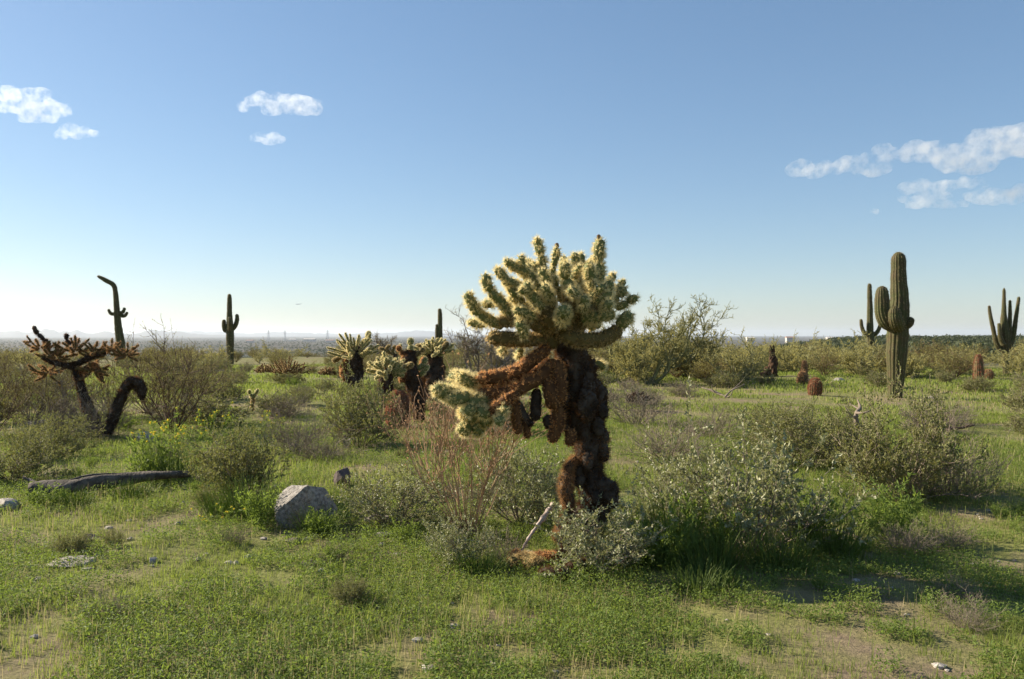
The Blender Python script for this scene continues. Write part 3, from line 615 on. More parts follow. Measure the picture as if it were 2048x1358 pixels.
KINDS = {   # name, category, part names and materials, plant_mesh settings
 'brittlebush': dict(nm='brittlebush', cat='shrub', mats=('twig_grey', 'leaf_grey', 'flower'), kw=dict(h=.62, nstem=26, tilt=(.1, 1.3), rad=.006, levels=((6, .3, .5, .7), (3, .3, .5, .8)), leaf=(.030, .015), leaf_n=7, leaf_open=.8)),
 'bursage': dict(nm='bursage', cat='shrub', mats=('twig_grey', 'leaf_bursage', 'flower'), kw=dict(h=.55, nstem=30, tilt=(.05, 1.2), rad=.004, levels=((6, .25, .45, .7), (6, .2, .5, .8)), leaf=(.018, .010), leaf_n=8)),
 'bursage_far': dict(nm='bursage', cat='shrub', mats=('twig_grey', 'leaf_bursage', 'flower'), kw=dict(h=.6, nstem=26, tilt=(.05, 1.2), rad=.006, levels=((6, .25, .45, .7), (4, .2, .5, .8)), leaf=(.034, .018), leaf_n=4, minr=.0025)),
 'creosote': dict(nm='creosote_bush', cat='shrub', mats=('twig_brown', 'leaf_olive', 'flower'), kw=dict(h=1.45, nstem=22, tilt=(.08, .95), rad=.011, segs=6, wob=.1, levels=((7, .3, .35, .55), (6, .25, .4, .7)), leaf=(.017, .009), leaf_n=5)),
 'creosote_far': dict(nm='creosote_bush', cat='shrub', mats=('twig_brown', 'leaf_olive', 'flower'), kw=dict(h=1.5, nstem=26, tilt=(.05, 1.05), rad=.014, segs=5, levels=((7, .25, .4, .6), (5, .2, .42, .8)), leaf=(.055, .026), leaf_n=3, minr=.004)),
 'dry': dict(nm='dry_shrub', cat='shrub', mats=('twig_grey', 'leaf_bursage', 'flower'), kw=dict(h=.5, nstem=34, tilt=(.05, 1.2), rad=.0045, wob=.16, levels=((6, .2, .5, .7), (5, .2, .5, .8)), leaf=(.009, .005), leaf_n=1, leaf_from=2, minr=.0012)),
 'dry_far': dict(nm='dry_shrub', cat='shrub', mats=('twig_grey', 'leaf_bursage', 'flower'), kw=dict(h=.55, nstem=34, tilt=(.05, 1.2), rad=.006, wob=.16, levels=((6, .2, .5, .7), (4, .2, .5, .8)), leaf=(.02, .01), leaf_n=1, leaf_from=2, minr=.0025)),
 'buckwheat': dict(nm='dry_buckwheat', cat='shrub', mats=('twig_red', 'leaf_green', 'seed'), kw=dict(h=.95, nstem=24, tilt=(.02, .72), rad=.0055, segs=7, wob=.07, lift=.03, levels=((4, .4, .42, .4), (3, .45, .45, .45)), tip=(.013, 4), minr=.0017)),
 'herb': dict(nm='green_herb', cat='plant', mats=('leaf_green', 'leaf_green', 'flower'), kw=dict(h=.3, nstem=24, tilt=(.05, .8), rad=.003, levels=((4, .1, .4, .6),), leaf=(.035, .010), leaf_n=6, leaf_from=0)),
 'fiddleneck': dict(nm='yellow_wildflower', cat='flower', mats=('leaf_green', 'leaf_green', 'flower'), kw=dict(h=.52, nstem=8, tilt=(.03, .4), rad=.004, wob=.08, levels=((2, .6, .25, .6),), leaf=(.05, .010), leaf_n=9, leaf_from=0, tip=(.018, 14)), heads=True),
 'grass_clump': dict(nm='grass_clump', cat='grass', mats=('leaf_green', 'leaf_green', 'flower'), kw=dict(h=.30, nstem=150, tilt=(.02, .5), rad=.0032, segs=4, wob=.10, lift=-.05, levels=(), rootr=.16, minr=.0008)),
 'palo_verde': dict(nm='palo_verde_tree', cat='tree', mats=('twig_pv', 'leaf_pv', 'flower'), trunk=True, kw=dict(h=1.75, nstem=7, tilt=(.25, .95), rad=.05, segs=7, wob=.20, lift=.07, levels=((6, .25, .55, .7), (7, .25, .45, .75), (6, .2, .45, .8)), leaf=(.032, .011), leaf_n=8, leaf_from=2, minr=.005)),
 'mesquite': dict(nm='bare_mesquite_tree', cat='tree', mats=('twig_grey', 'leaf_pv', 'flower'), trunk=True, kw=dict(h=1.8, nstem=8, tilt=(.3, 1.1), rad=.05, segs=7, wob=.24, lift=.06, levels=((6, .25, .55, .7), (7, .25, .45, .75), (5, .2, .45, .8)), leaf=(.04, .01), leaf_n=1, leaf_from=3, minr=.005)),
 'scrub_tree': dict(nm='palo_verde_tree', cat='tree', mats=('twig_pv', 'leaf_pv', 'flower'), kw=dict(h=1.6, nstem=9, tilt=(.1, 1.1), rad=.035, segs=5, wob=.2, lift=.08, levels=((6, .2, .55, .7), (6, .2, .5, .8)), leaf=(.09, .035), leaf_n=4, minr=.008)),
}
CACHE = {}
PROTO_N = {'creosote_far': 4, 'bursage_far': 4, 'dry_far': 3, 'scrub_tree': 4}
def place(kind, px, Y, label, group=None, s=1.0, rot=None, var=0, sz=1.0, x=None, light=False):
    """a plant = an Empty with its foliage and stems; repeats share mesh data"""
    K = KINDS[kind]; key = (kind, var)
    if key not in CACHE:
        w, l, t = plant_mesh(100+var*17+sum(map(ord, kind)), **K['kw']); lst = []
        lst.append(('branches' if K['cat'] == 'tree' else 'stems', w, K['mats'][0]))
        if l.n: lst.append(('foliage' if K['cat'] != 'flower' else 'leaves', l, K['mats'][1]))
        if t.n and K.get('heads'):
            pt = np.concatenate(t.v).reshape(-1, 14*4, 3)
            for q in pt:
                b = np.arange(14*4).reshape(14, 4); h_ = MB(); h_.add(q, b[:, [0, 1, 2]], b[:, [0, 2, 3]]); lst.append(('flower', h_, K['mats'][2]))
        elif t.n: lst.append(('flowers' if K['cat'] == 'flower' else 'seed_heads', t, K['mats'][2]))
        got = []
        for nm, mb, mt in lst:
            o = mb.build(nm, M[mt]); got.append((nm, o.data)); bpy.data.objects.remove(o)
        if K.get('trunk'):
            mb = MB(); q = np.array([[.0, 0, -.1], [.02, .01, .1], [.0, .02, .22]]); mb.tube(spline(q, 8), np.linspace(.11, .07, 8), 10, lambda i, th: 1+.15*np.sin(3*th+i))
            o = mb.build('trunk', M[K['mats'][0]]); got.append(('trunk', o.data)); bpy.data.objects.remove(o)
        CACHE[key] = got
    X = (px-CX)/F*Y if x is None else x
    root = thing(K['nm'], label, K['cat'], (X, Y, float(ground_z(X, Y))), group)
    root.rotation_euler = (0, 0, RNG.uniform(0, 6.28) if rot is None else rot); root.scale = (s, s, s*sz)
    for nm, me in CACHE[key]:
        o = bpy.data.objects.new(nm, me); COL.objects.link(o); o.parent = root
    return root

NEAR = [  # kind, px, depth, size, height factor, variant, label
 ('brittlebush', 1200, 5.85, .8, .95, 0, 'silvery leaved brittlebush growing against the right foot of the big cholla'),
 ('brittlebush', 1500, 6.5, 1.2, 1.2, 1, 'large silvery brittlebush with twigs crossing, right of the big cholla'),
 ('brittlebush', 1360, 7.2, .9, 1.1, 2, 'ragged brittlebush between the big cholla trunk and the large silvery brittlebush'),
 ('brittlebush', 915, 6.0, .5, 1.0, 3, 'small brittlebush in the shade just left of the pale leaning stick'),
 ('brittlebush', 1040, 7.4, .95, 1.05, 4, 'leafy green brittlebush behind the trunk of the big cholla, left side'),
 ('brittlebush', 785, 7.3, .85, .95, 0, 'leafy brittlebush right of the grey boulder'),
 ('bursage', 1610, 10.5, 1.75, .7, 0, 'broad rounded green bush in front of the red barrel cactus'),
 ('bursage', 1800, 8.4, 1.4, 1.3, 1, 'broad grey green bush with bare fanned stems near the right edge'),
 ('bursage', 475, 8.2, 1.1, 1.2, 2, 'dense dark green bush left of the grey boulder, by the end of the log'),
 ('bursage', 720, 12.5, 1.45, 1.15, 3, 'grey green bush left of the bent dark cholla trunk'),
 ('dry', 640, 11.0, 1.0, .9, 0, 'dry grey tuft of twigs behind the grey boulder'),
 ('dry', 590, 11.8, 1.2, 1.0, 1, 'wide dry grass coloured bush left of the grey tuft'),
 ('dry', 195, 13.7, 1.3, 1.2, 1, 'dead twiggy bush between the leaning trunk and the arched stem'),
 ('dry', 120, 13.9, 1.5, 1.2, 2, 'dead twiggy bush left of the leaning dark trunk'),
 ('dry', 1340, 11.0, 1.4, .85, 2, 'low grey dry bush right of the big cholla trunk'),
 ('dry', 1420, 13.5, 1.3, .9, 0, 'small dry brown bush in the pale clearing behind the broad rounded bush'),
 ('dry', 1270, 15.5, 1.7, .9, 1, 'twiggy grey bush at the foot of the dark leafless cholla tangle'),
 ('dry', 1900, 8.6, 1.2, 1.1, 2, 'bare brown twig bush at the right side of the broad grey green bush'),
 ('dry', 1890, 15, 1.3, .8, 0, 'pale dry bush on the grass by the right edge'),
 ('bursage', 1560, 12.0, 1.3, .9, 2, 'rounded bush on the left shoulder of the broad green bush'),
 ('bursage', 1725, 10.2, 1.0, 1.1, 3, 'green bush between the broad rounded bush and the right hand fanned bush'),
 ('creosote', 345, 14.5, 1.1, 1.0, 0, 'tall thin stemmed creosote bush right of the arched dead cholla'),
 ('creosote', 300, 17.5, 1.0, 1.0, 1, 'creosote bush behind the arched dead cholla'),
 ('creosote', 385, 18.5, .8, 1.0, 2, 'smaller creosote bush right of the tall thin stemmed one'),
 ('creosote', 60, 15.5, .85, .9, 1, 'dark creosote bush at the far left under the tangled cholla'),
 ('creosote', -20, 13.5, .9, .9, 2, 'dark bush cut off by the left edge'),
 ('bursage', 110, 11.5, 1.1, .9, 0, 'low dark bush at the left edge above the fallen log'),
 ('bursage', 20, 9.5, 1.2, .8, 1, 'low grey bush at the extreme left edge of the grass'),
 ('buckwheat', 935, 6.9, 1.15, 1.05, 0, 'tall dry reddish buckwheat with a fan of bare stems left of the big cholla'),
 ('buckwheat', 865, 9.2, 1.0, .95, 1, 'dry red brown buckwheat full of seed heads in front of the shaggy column cholla'),
 ('buckwheat', 975, 9.6, .95, .95, 2, 'dry straw coloured buckwheat seen under the low limb of the big cholla'),
 ('herb', 300, 9.2, 1.3, 1.2, 0, 'bright green herb clump behind the log, under the yellow flowers'),
 ('herb', 520, 7.2, 1.0, 1.2, 1, 'bright green upright herb left of the grey boulder'),
 ('herb', 1330, 5.9, 1.1, 1.2, 2, 'dark green grassy herb clump in the shade below the ragged brittlebush'),
 ('herb', 1420, 6.2, 1.3, 1.2, 0, 'green herb clump in shade under the large silvery brittlebush'),
 ('herb', 1620, 6.4, 1.4, 1.1, 1, 'deep green herb clump in shade at the lower right'),
 ('herb', 1780, 6.8, 1.5, 1.0, 2, 'dark herb clump under the bare fanned stems at the right'),
 ('herb', 640, 6.9, .8, .9, 2, 'green herb growing against the shaded face of the boulder'),
 ('creosote', 130, 17, .95, .8, 0, 'dark creosote bush right behind the leaning dark cholla trunk'),
 ('creosote', 225, 16.5, .8, .85, 2, 'creosote bush seen between the leaning trunk and the arched stem'),
 ('creosote', 20, 19, 1.0, .85, 0, 'olive creosote bush at the left edge under the far blue hills'),
 ('creosote', 430, 22, .7, .9, 1, 'small creosote bush below the straight saguaro'),
 ('grass_clump', 505, 7.6, 1.3, 1.2, 0, 'tall bright grass clump beside the left face of the boulder'),
 ('grass_clump', 1285, 6.1, 1.2, 1.2, 1, 'tall green grass clump right of the silvery brittlebush at the cholla foot'),
 ('grass_clump', 1345, 6.4, 1.3, 1.3, 2, 'tall shaded grass clump between the silvery bush and the ragged brittlebush'),
 ('grass_clump', 1425, 5.9, 1.3, 1.1, 0, 'tall grass clump before the large silvery brittlebush, left side'),
 ('grass_clump', 1560, 5.9, 1.2, 1.0, 1, 'grass clump before the large silvery brittlebush, right side'),
 ('grass_clump', 1660, 6.3, 1.4, 1.1, 2, 'dark grass clump left of the bare fanned stems'),
 ('grass_clump', 1400, 5.4, 1.0, 0.8, 1, 'short grass clump nearest the viewer, right of the big cholla'),
 ('grass_clump', 340, 9.3, 1.4, 1.3, 2, 'tall bright grass clump under the tallest yellow flowered plant'),
 ('grass_clump', 440, 7.6, 1.0, 1.0, 0, 'grass clump in front of the dense dark green bush'),
 ('grass_clump', 960, 5.8, 0.9, 0.8, 2, 'low grass clump left of the pale leaning stick'),
 ('grass_clump', 640, 7.0, 1.0, 0.9, 1, 'grass clump hugging the shaded face of the boulder'),
 ('grass_clump', 150, 8.0, .9, .8, 0, 'grass clump growing against the middle of the fallen log'),
 ('grass_clump', 262, 8.3, 1.0, .8, 1, 'grass clump growing against the right part of the fallen log'),
 ('herb', 85, 8.0, 1.0, .7, 2, 'green herb hiding the thick left end of the fallen log'),
 ('fiddleneck', 335, 10.0, 1.2, 1.0, 0, 'tallest yellow flowered plant, right of the small dark boulder'),
 ('fiddleneck', 305, 9.4, 1.0, 1.0, 1, 'yellow flowered plant next to the small dark boulder'),
 ('fiddleneck', 372, 9.8, 1.05, .9, 2, 'yellow flowered plant between the tallest one and the dense dark green bush'),
 ('fiddleneck', 436, 6.6, .62, .8, 1, 'short yellow flower cluster in the near grass on the lower left'),
 ('fiddleneck', 425, 12.5, 1.2, .9, 0, 'yellow flowered plant standing behind the dense dark green bush'),
 ('fiddleneck', 545, 13.0, 1.1, .8, 2, 'yellow flowered plant in the meadow near the young Y shaped cholla'),
]
for kd, px, Y, s, sz, v, lab in NEAR: place(kd, px, Y, lab, s=s, sz=sz, var=v)
place('palo_verde', 1300, 28, 'palo verde tree with open green branches right of the big cholla', s=1.1, var=0, rot=.4)
place('palo_verde', 1390, 31, 'paler palo verde tree with wispy crown behind the open green one', s=1.1, var=1, rot=2.0)
place('palo_verde', 1265, 34, 'palo verde tree partly hidden by the right side of the big cholla', s=1.1, var=2, rot=1.0)
place('mesquite', 950, 28, 'bare grey branched tree behind the left side of the big cholla crown', s=1.05, var=0)
place('mesquite', 1000, 36, 'bare grey tree farther back behind the low limb of the big cholla', s=.8, var=1)
place('mesquite', 770, 52, 'thin bare tree poking up behind the pale chollas', s=.95, var=1)

rs = np.random.default_rng(78)
for i in range(60):
    kd = ['herb', 'herb', 'dry', 'bursage'][i % 4]; Y = rs.uniform(4.3, 12); px = rs.uniform(-150, 2200)
    if 1020 < px < 1300 and Y < 8: continue
    place(kd, px, Y, {'herb': 'small green weed tuft in the near grass', 'dry': 'small dead twiggy tuft in the near grass', 'bursage': 'small grey green seedling bush in the near grass'}[kd],
          {'herb': 'weed tufts in the near grass', 'dry': 'dead tufts in the near grass', 'bursage': 'seedling bushes in the near grass'}[kd], s=rs.uniform(.25, .6)*(.6 if kd == 'bursage' else 1), var=i % 3, rot=rs.uniform(0, 6))
# scattered low shrubs of the meadow and the scrub band behind
rs = np.random.default_rng(77)
GS = 'low shrubs scattered over the meadow'
lab_m = {'bursage_far': 'low grey green shrub scattered on the open meadow', 'dry_far': 'low dry twiggy shrub scattered on the open meadow', 'herb': 'green herb clump scattered on the meadow grass'}
taken = [(1790, 22), (1630, 22.5), (504, 16.5), (460, 48), (795, 14.8), (712, 25)]
n = 0
while n < 150:
    px = rs.uniform(-250, 2300); Y = rs.uniform(13, 42)
    if any(abs(px-a) < 40 and Y < b+1 and Y > b-9 for a, b in taken): continue
    if 1450 < px < 2000 and Y < 26 and rs.random() < .8: continue
    if 560 < px < 900 and Y < 15: continue
    if 1240 < px < 1480 and Y < 24 and rs.random() < .6: continue
    if Y > 20 and rs.random() < .25: continue
    kd = rs.choice(['bursage_far', 'dry_far', 'herb', 'bursage_far'])
    place(kd, px, Y, lab_m[kd], GS+(' (green)' if kd == 'herb' else ' (dry)' if kd == 'dry_far' else ''), s=rs.uniform(.6, 1.25), sz=rs.uniform(.7, 1), var=int(rs.integers(0, 3)), rot=rs.uniform(0, 6)); n += 1
GB = 'scrub in the thicket band behind the cacti'
n = 0
while n < 540:
    Y = 27*math.exp(rs.uniform(0, 1.6)); px = rs.uniform(-300, 2350)
    if px < 1150 and Y < 34 or 1700 < px < 2060 and Y < 31: continue
    if 1560 < px < 1720 and Y < 32: continue
    if abs(px-1544) < 22 and Y < 36: continue
    if abs(px-1741) < 22 and Y < 42 or abs(px-2012) < 25 and Y < 36 or abs(px-460) < 20 and Y < 50: continue
    if px < 1150 and Y < 60 and rs.random() < .3: continue
    if 1490 < px < 1590 and Y < 34: continue
    kd = 'scrub_tree' if rs.random() < (.5 if px > 1150 else .25) else 'creosote_far'
    place(kd, px, Y, 'olive palo verde in the dense scrub band behind the cacti' if kd == 'scrub_tree' else 'olive creosote bush in the dense scrub band behind the cacti', GB+(' (trees)' if kd == 'scrub_tree' else ' (bushes)'),
          s=rs.uniform(.55, .95)*(.7 if px < 1150 else .95), sz=rs.uniform(.75, 1.0), var=int(rs.integers(0, 4)), rot=rs.uniform(0, 6)); n += 1

# far woods on the valley floor: beyond counting
def far_wood(name, N, r0, r1, a0, a1, s0, s1, seed):
    rg = np.random.default_rng(seed); r = np.exp(rg.uniform(math.log(r0), math.log(r1), N)); a = rg.uniform(a0, a1, N); x, y = r*np.sin(a), r*np.cos(a); z = ground_z(x, y)
    m = MB(); h = rg.uniform(s0, s1, N); k = 40; c = np.repeat(np.stack([x, y, z], 1), k, 0); hh = np.repeat(h, k)
    d = nrm(rg.normal(size=(N*k, 3))+[0, 0, .3]); d[:, 2] = np.abs(d[:, 2]); p = c+d*hh[:, None]*np.array([.55, .55, .75])*rg.uniform(.3, 1, (N*k, 1))
    m.leaves(p, nrm(rg.normal(size=p.shape)), hh*.3, hh*.22, rg, .5)
    return tag(m.build(name, M['far_tree']), kind='stuff')
far_wood('valley_trees', 12000, 330, 6000, -.8, .22, 1.8, 3.8, 61)
far_wood('ridge_trees', 9000, 150, 900, .14, .85, 1.6, 3.2, 62)

# ------------------------------------------------------------------ rocks, log, dead wood
def icos(n=4):
    import bmesh
    bm = bmesh.new(); bmesh.ops.create_icosphere(bm, subdivisions=n, radius=1); bm.verts.ensure_lookup_table()
    v = np.array([x.co for x in bm.verts]); f = np.array([[q.index for q in p.verts] for p in bm.faces]); bm.free(); return v, f
IV, IF = icos(4)
def rock(label, px, Y, w, h, d, seed, material='rock', cuts=9, sink=.38, cut_planes=None, tilt=0, name='boulder', group=None, smooth=False):
    rg = np.random.default_rng(seed); v = IV.copy()
    pl = cut_planes or [(nrm(rg.normal(size=3)), rg.uniform(.5, .85)) for _ in range(cuts)]
    for n_, dist in pl:
        n_ = nrm(np.array(n_, float)); e = v@n_-dist; v = v-np.where(e > 0, e, 0)[:, None]*n_
    v = v*(1+.05*(vnoise(v[:, 0]*4+seed, v[:, 1]*4+v[:, 2]*3, 1, seed)-.5)[:, None]+.03*(vnoise(v[:, 0]*11, v[:, 2]*11+v[:, 1]*7, 1, seed)-.5)[:, None])
    v = v*np.array([w/2, d/2, h/2])/np.abs(v).max(0); v[:, 2] += h*(.5-sink)
    m = MB(); m.add(v, IF); o = m.build(name, M[material], smooth=smooth)
    B = gpt(px, Y); o.location = B; o.rotation_euler = (0, tilt, 0)
    return tag(o, label, 'rock', group)
rock('big grey boulder with a pale sunlit slanting top in the near grass', 605, 7.35, .58, .54, .36, 1, cut_planes=[((-.58, -.34, .74), .50), ((.28, -.92, .12), .40), ((.75, -.35, .5), .6), ((-.9, -.2, -.1), .8), ((.1, .2, .95), .62), ((.5, .8, .3), .7), ((0, 1, 0), .8)], sink=.2)
rock('dark brown pointed rock just right of the big boulder', 687, 8.9, .21, .26, .2, 2, 'rock_dark', sink=.2)
rock('long flat tan rock in the grass right of the big boulder', 757, 7.45, .25, .13, .16, 3, 'rock_pale', tilt=-.15)
rock('thin flat rock lying below the long tan rock', 770, 6.95, .26, .06, .14, 4, 'rock')
rock('small pale rock nearest the dark base of the brittlebush', 797, 6.75, .1, .06, .08, 5, 'rock_pale')
rock('pale flat slab lying in the near grass at the lower left', 140, 6.05, .34, .08, .3, 6, 'rock_pale', sink=.35)
rock('pale block cut off by the left edge', 8, 7.9, .26, .17, .25, 7, 'rock_pale')
rock('grey slanted boulder behind the yellow flowers at the left', 292, 13.2, .38, .28, .3, 8, 'rock', tilt=.25)
rock('pale rock under the dark cholla near the left edge', 85, 18.5, .34, .24, .3, 9, 'rock_pale')
rock('second pale rock, lower, near the left edge bushes', 75, 15.2, .5, .16, .3, 10, 'rock_pale')
rock('small grey rock behind the dry tuft of twigs', 701, 12.8, .2, .16, .16, 11, 'rock')
rock('small tan rock at the left foot of the dry tuft', 588, 12.4, .14, .1, .12, 12, 'rock_pale')
rock('thin white stone standing in the grass left of the boulder', 358, 7.3, .10, .06, .05, 13, 'rock_pale', tilt=-.5)
rock('brown stone in the near grass between log and slab', 180, 6.7, .14, .1, .12, 14, 'rock_dark')
rock('white stone beside the near yellow flowers', 473, 6.0, .06, .05, .05, 15, 'rock_pale')
rock('whitish stone in the grass left of the near yellow flowers', 305, 6.0, .07, .06, .06, 16, 'rock_pale')
rock('dark low rock in front of the big boulder', 590, 6.7, .16, .06, .12, 17, 'rock_dark')
rock('reddish low rock at lower center left', 620, 6.0, .14, .05, .12, 18, 'rock_dark')
rock('small white stone at the bottom of the near grass', 640, 5.8, .07, .05, .06, 19, 'rock_pale')
rock('white rock beside the bushes at the foot of the massive saguaro', 1865, 21.5, .25, .18, .2, 20, 'rock_pale')
rock('pale rock in the clearing beyond the red barrel cactus', 1675, 29, .5, .25, .3, 21, 'rock_pale')
rock('white rock in the meadow by the straight saguaro', 440, 36, .5, .25, .4, 22, 'rock_pale')
# gravel: uncounted pebbles
m = MB(); rg = np.random.default_rng(5); v0, f0 = icos(1); N = 500; r_ = np.sqrt(rg.uniform(3.2**2, 13**2, N)); a_ = rg.uniform(-.75, .75, N); x, y = r_*np.sin(a_), r_*np.cos(a_); z = ground_z(x, y)
S = np.exp(rg.uniform(math.log(.008), math.log(.035), N)); V = v0[None]*(1+rg.normal(size=(N, len(v0), 3))*.18)*S[:, None, None]*np.array([1.2, 1, .6])+np.stack([x, y, z+S*.2], 1)[:, None]
m.add(V, (f0[None]+(np.arange(N)*len(v0))[:, None, None]).reshape(-1, 3)); tag(m.build('gravel', M['rock_pale']), kind='stuff')

rng = np.random.default_rng(91)
def logthing(name, label, cat, px_pts, rad, material, twigs=()):
    P = [atp(a, b, Y) for a, b, Y in px_pts]; o_, sh = stick_thing(name, label, cat, P, rad, material, 14, .06)
    for pts, r in twigs:
        q = spline(np.array([atp(a, b, Y)-P[0] for a, b, Y in pts]), 14); m = MB(); m.tube(q, np.linspace(r, r*.35, 14), 7, lambda i, th: 1+.15*np.sin(2*th+i)); m.build('limb', M[material], o_, smooth=True)
    return o_
logthing('fallen_log', 'long weathered grey log lying in the grass at the left', 'log', [(60, 982, 8.55), (140, 975, 8.6), (210, 964, 8.7), (290, 953, 8.8), (380, 948, 8.9)], [.075, .085, .065, .055, .03], 'wood',
         [([(140, 962, 8.9), (190, 950, 9.2), (260, 948, 9.3), (300, 946, 9.3)], .022), ([(80, 972, 8.7), (60, 962, 8.8), (45, 955, 8.8)], .03)])
logthing('dead_branch', 'bare forked dead branch lying in the pale clearing right of center', 'dead branch', [(1455, 797, 21.2), (1440, 788, 21.4), (1420, 780, 21.6), (1404, 775, 21.8)], [.04, .032, .024, .012], 'twig_grey',
         [([(1450, 795, 21.2), (1462, 782, 21.3), (1490, 768, 21.4)], .028), ([(1462, 782, 21.3), (1474, 772, 21.5), (1486, 760, 21.6)], .02), ([(1452, 796, 21.2), (1462, 790, 21.1), (1466, 778, 21.1)], .02), ([(1430, 785, 21.5), (1424, 776, 21.4), (1425, 768, 21.4)], .014)])
logthing('dead_cholla_skeleton', 'grey tangle of dead cholla branches atop the broad green bush', 'dead branch', [(1715, 850, 9.2), (1712, 830, 9.2), (1720, 815, 9.3), (1716, 800, 9.4)], [.022, .020, .016, .008], 'twig_grey',
         [([(1714, 838, 9.2), (1700, 828, 9.1), (1690, 812, 9.1)], .014), ([(1712, 826, 9.2), (1728, 826, 9.1), (1742, 820, 9.1)], .016), ([(1718, 818, 9.3), (1702, 808, 9.4), (1698, 798, 9.4)], .01), ([(1716, 832, 9.2), (1704, 834, 9.1), (1694, 834, 9.0)], .012)])
logthing('dead_branch', 'thin dark dead branch lying on the grass near the right edge', 'dead branch', [(1862, 853, 12.6), (1890, 856, 12.5), (1920, 856, 12.5), (1950, 850, 12.6)], [.02, .028, .022, .01], 'twig_brown', [([(1920, 856, 12.5), (1935, 852, 12.5), (1945, 846, 12.5)], .01)])

# ------------------------------------------------------------------ grass: uncounted
def grass(name, N, r0, r1, amax, h0, h1, w, material, seed, dens_scale, power=1.0, lean=.35):
    rg = np.random.default_rng(seed); r = np.sqrt(rg.uniform(r0**2, r1**2, N*2)) if power == 1 else r0+(r1-r0)*rg.random(N*2)**power
    a = rg.uniform(-amax, amax, N*2); x, y = r*np.sin(a), r*np.cos(a)
    # tufts: pull blades to clump centres
    cx, cy = np.floor(x/.11)*.11, np.floor(y/.11)*.11; pull = .55*rg.random(N*2)
    x = x*(1-pull)+(cx+.11*hash2(cx*100, cy*100, 4))*pull; y = y*(1-pull)+(cy+.11*hash2(cx*100, cy*100, 9))*pull
    pd = vnoise(x, y, dens_scale, seed)*.6+vnoise(x, y, dens_scale*.3, seed+1)*.4
    keep = rg.random(N*2) < sstep(.28, .6, pd); x, y, pd = x[keep][:N], y[keep][:N], pd[keep][:N]; n = len(x); z = ground_z(x, y)
    h = rg.uniform(h0, h1, n)*(.45+1.1*pd); dist = np.hypot(x, y); ww = w*np.clip(dist/7, 1, 5)
    th = rg.uniform(0, 6.283, n); dx, dy = np.cos(th), np.sin(th); ln = h*rg.uniform(.05, lean, n)
    p = np.stack([x, y, z-.005], 1); side = np.stack([-dy, dx, 0*dx], 1)*ww[:, None]*.5; out = np.stack([dx, dy, 0*dx], 1)
    mid = p+out*(ln*.35)[:, None]+np.array([0, 0, 1])*(h*.6)[:, None]; tip = p+out*(ln*1.1)[:, None]+np.array([0, 0, 1])*h[:, None]
    V = np.stack([p-side, p+side, mid+side*.7, mid-side*.7, tip], 1); b = np.arange(n*5).reshape(n, 5)
    m = MB(); m.add(V, b[:, :4], b[:, [3, 2, 4]]); return tag(m.build(name, M[material]), kind='stuff')
grass('grass', 110000, 2.8, 9, .72, .015, .065, .0035, 'grass', 71, .7, lean=.8)
grass('tall_grass', 7000, 3.2, 14, .72, .06, .15, .004, 'grass', 76, .9, lean=.5)
grass('meadow_grass', 150000, 9, 20, .68, .02, .08, .005, 'grass', 72, 1.6, lean=.7)
grass('distant_grass', 120000, 19, 48, .66, .03, .11, .007, 'grass', 73, 4.5, 1.3)
grass('dry_grass', 26000, 3, 30, .7, .04, .13, .003, 'straw', 74, 1.9, 1.2)
# small broad leaved annuals carpeting the ground
rg = np.random.default_rng(81); N = 170000; r_ = 2.8+14*rg.random(N)**1.3; a_ = rg.uniform(-.72, .72, N); x, y = r_*np.sin(a_), r_*np.cos(a_); kp = vnoise(x, y, .8, 31)*.6+vnoise(x, y, .25, 32)*.4 > .40; x, y = x[kp], y[kp]
m = MB(); n = len(x); p = np.stack([x, y, ground_z(x, y)+rg.uniform(.0, .05, n)], 1); hh = np.repeat(.02+.09*vnoise(x, y, .45, 33)**1.5, 5); p = np.repeat(p-[0, 0, .02], 5, 0)+rg.normal(size=(n*5, 3))*.014; p[:, 2] += hh*rg.random(n*5); d = nrm(rg.normal(size=p.shape)*[1, 1, .4]+[0, 0, .35]); m.leaves(p, d, rg.uniform(.012, .03, len(p)), rg.uniform(.006, .012, len(p)), rg, .7)
tag(m.build('low_annuals', M['leaf_green']), kind='stuff')

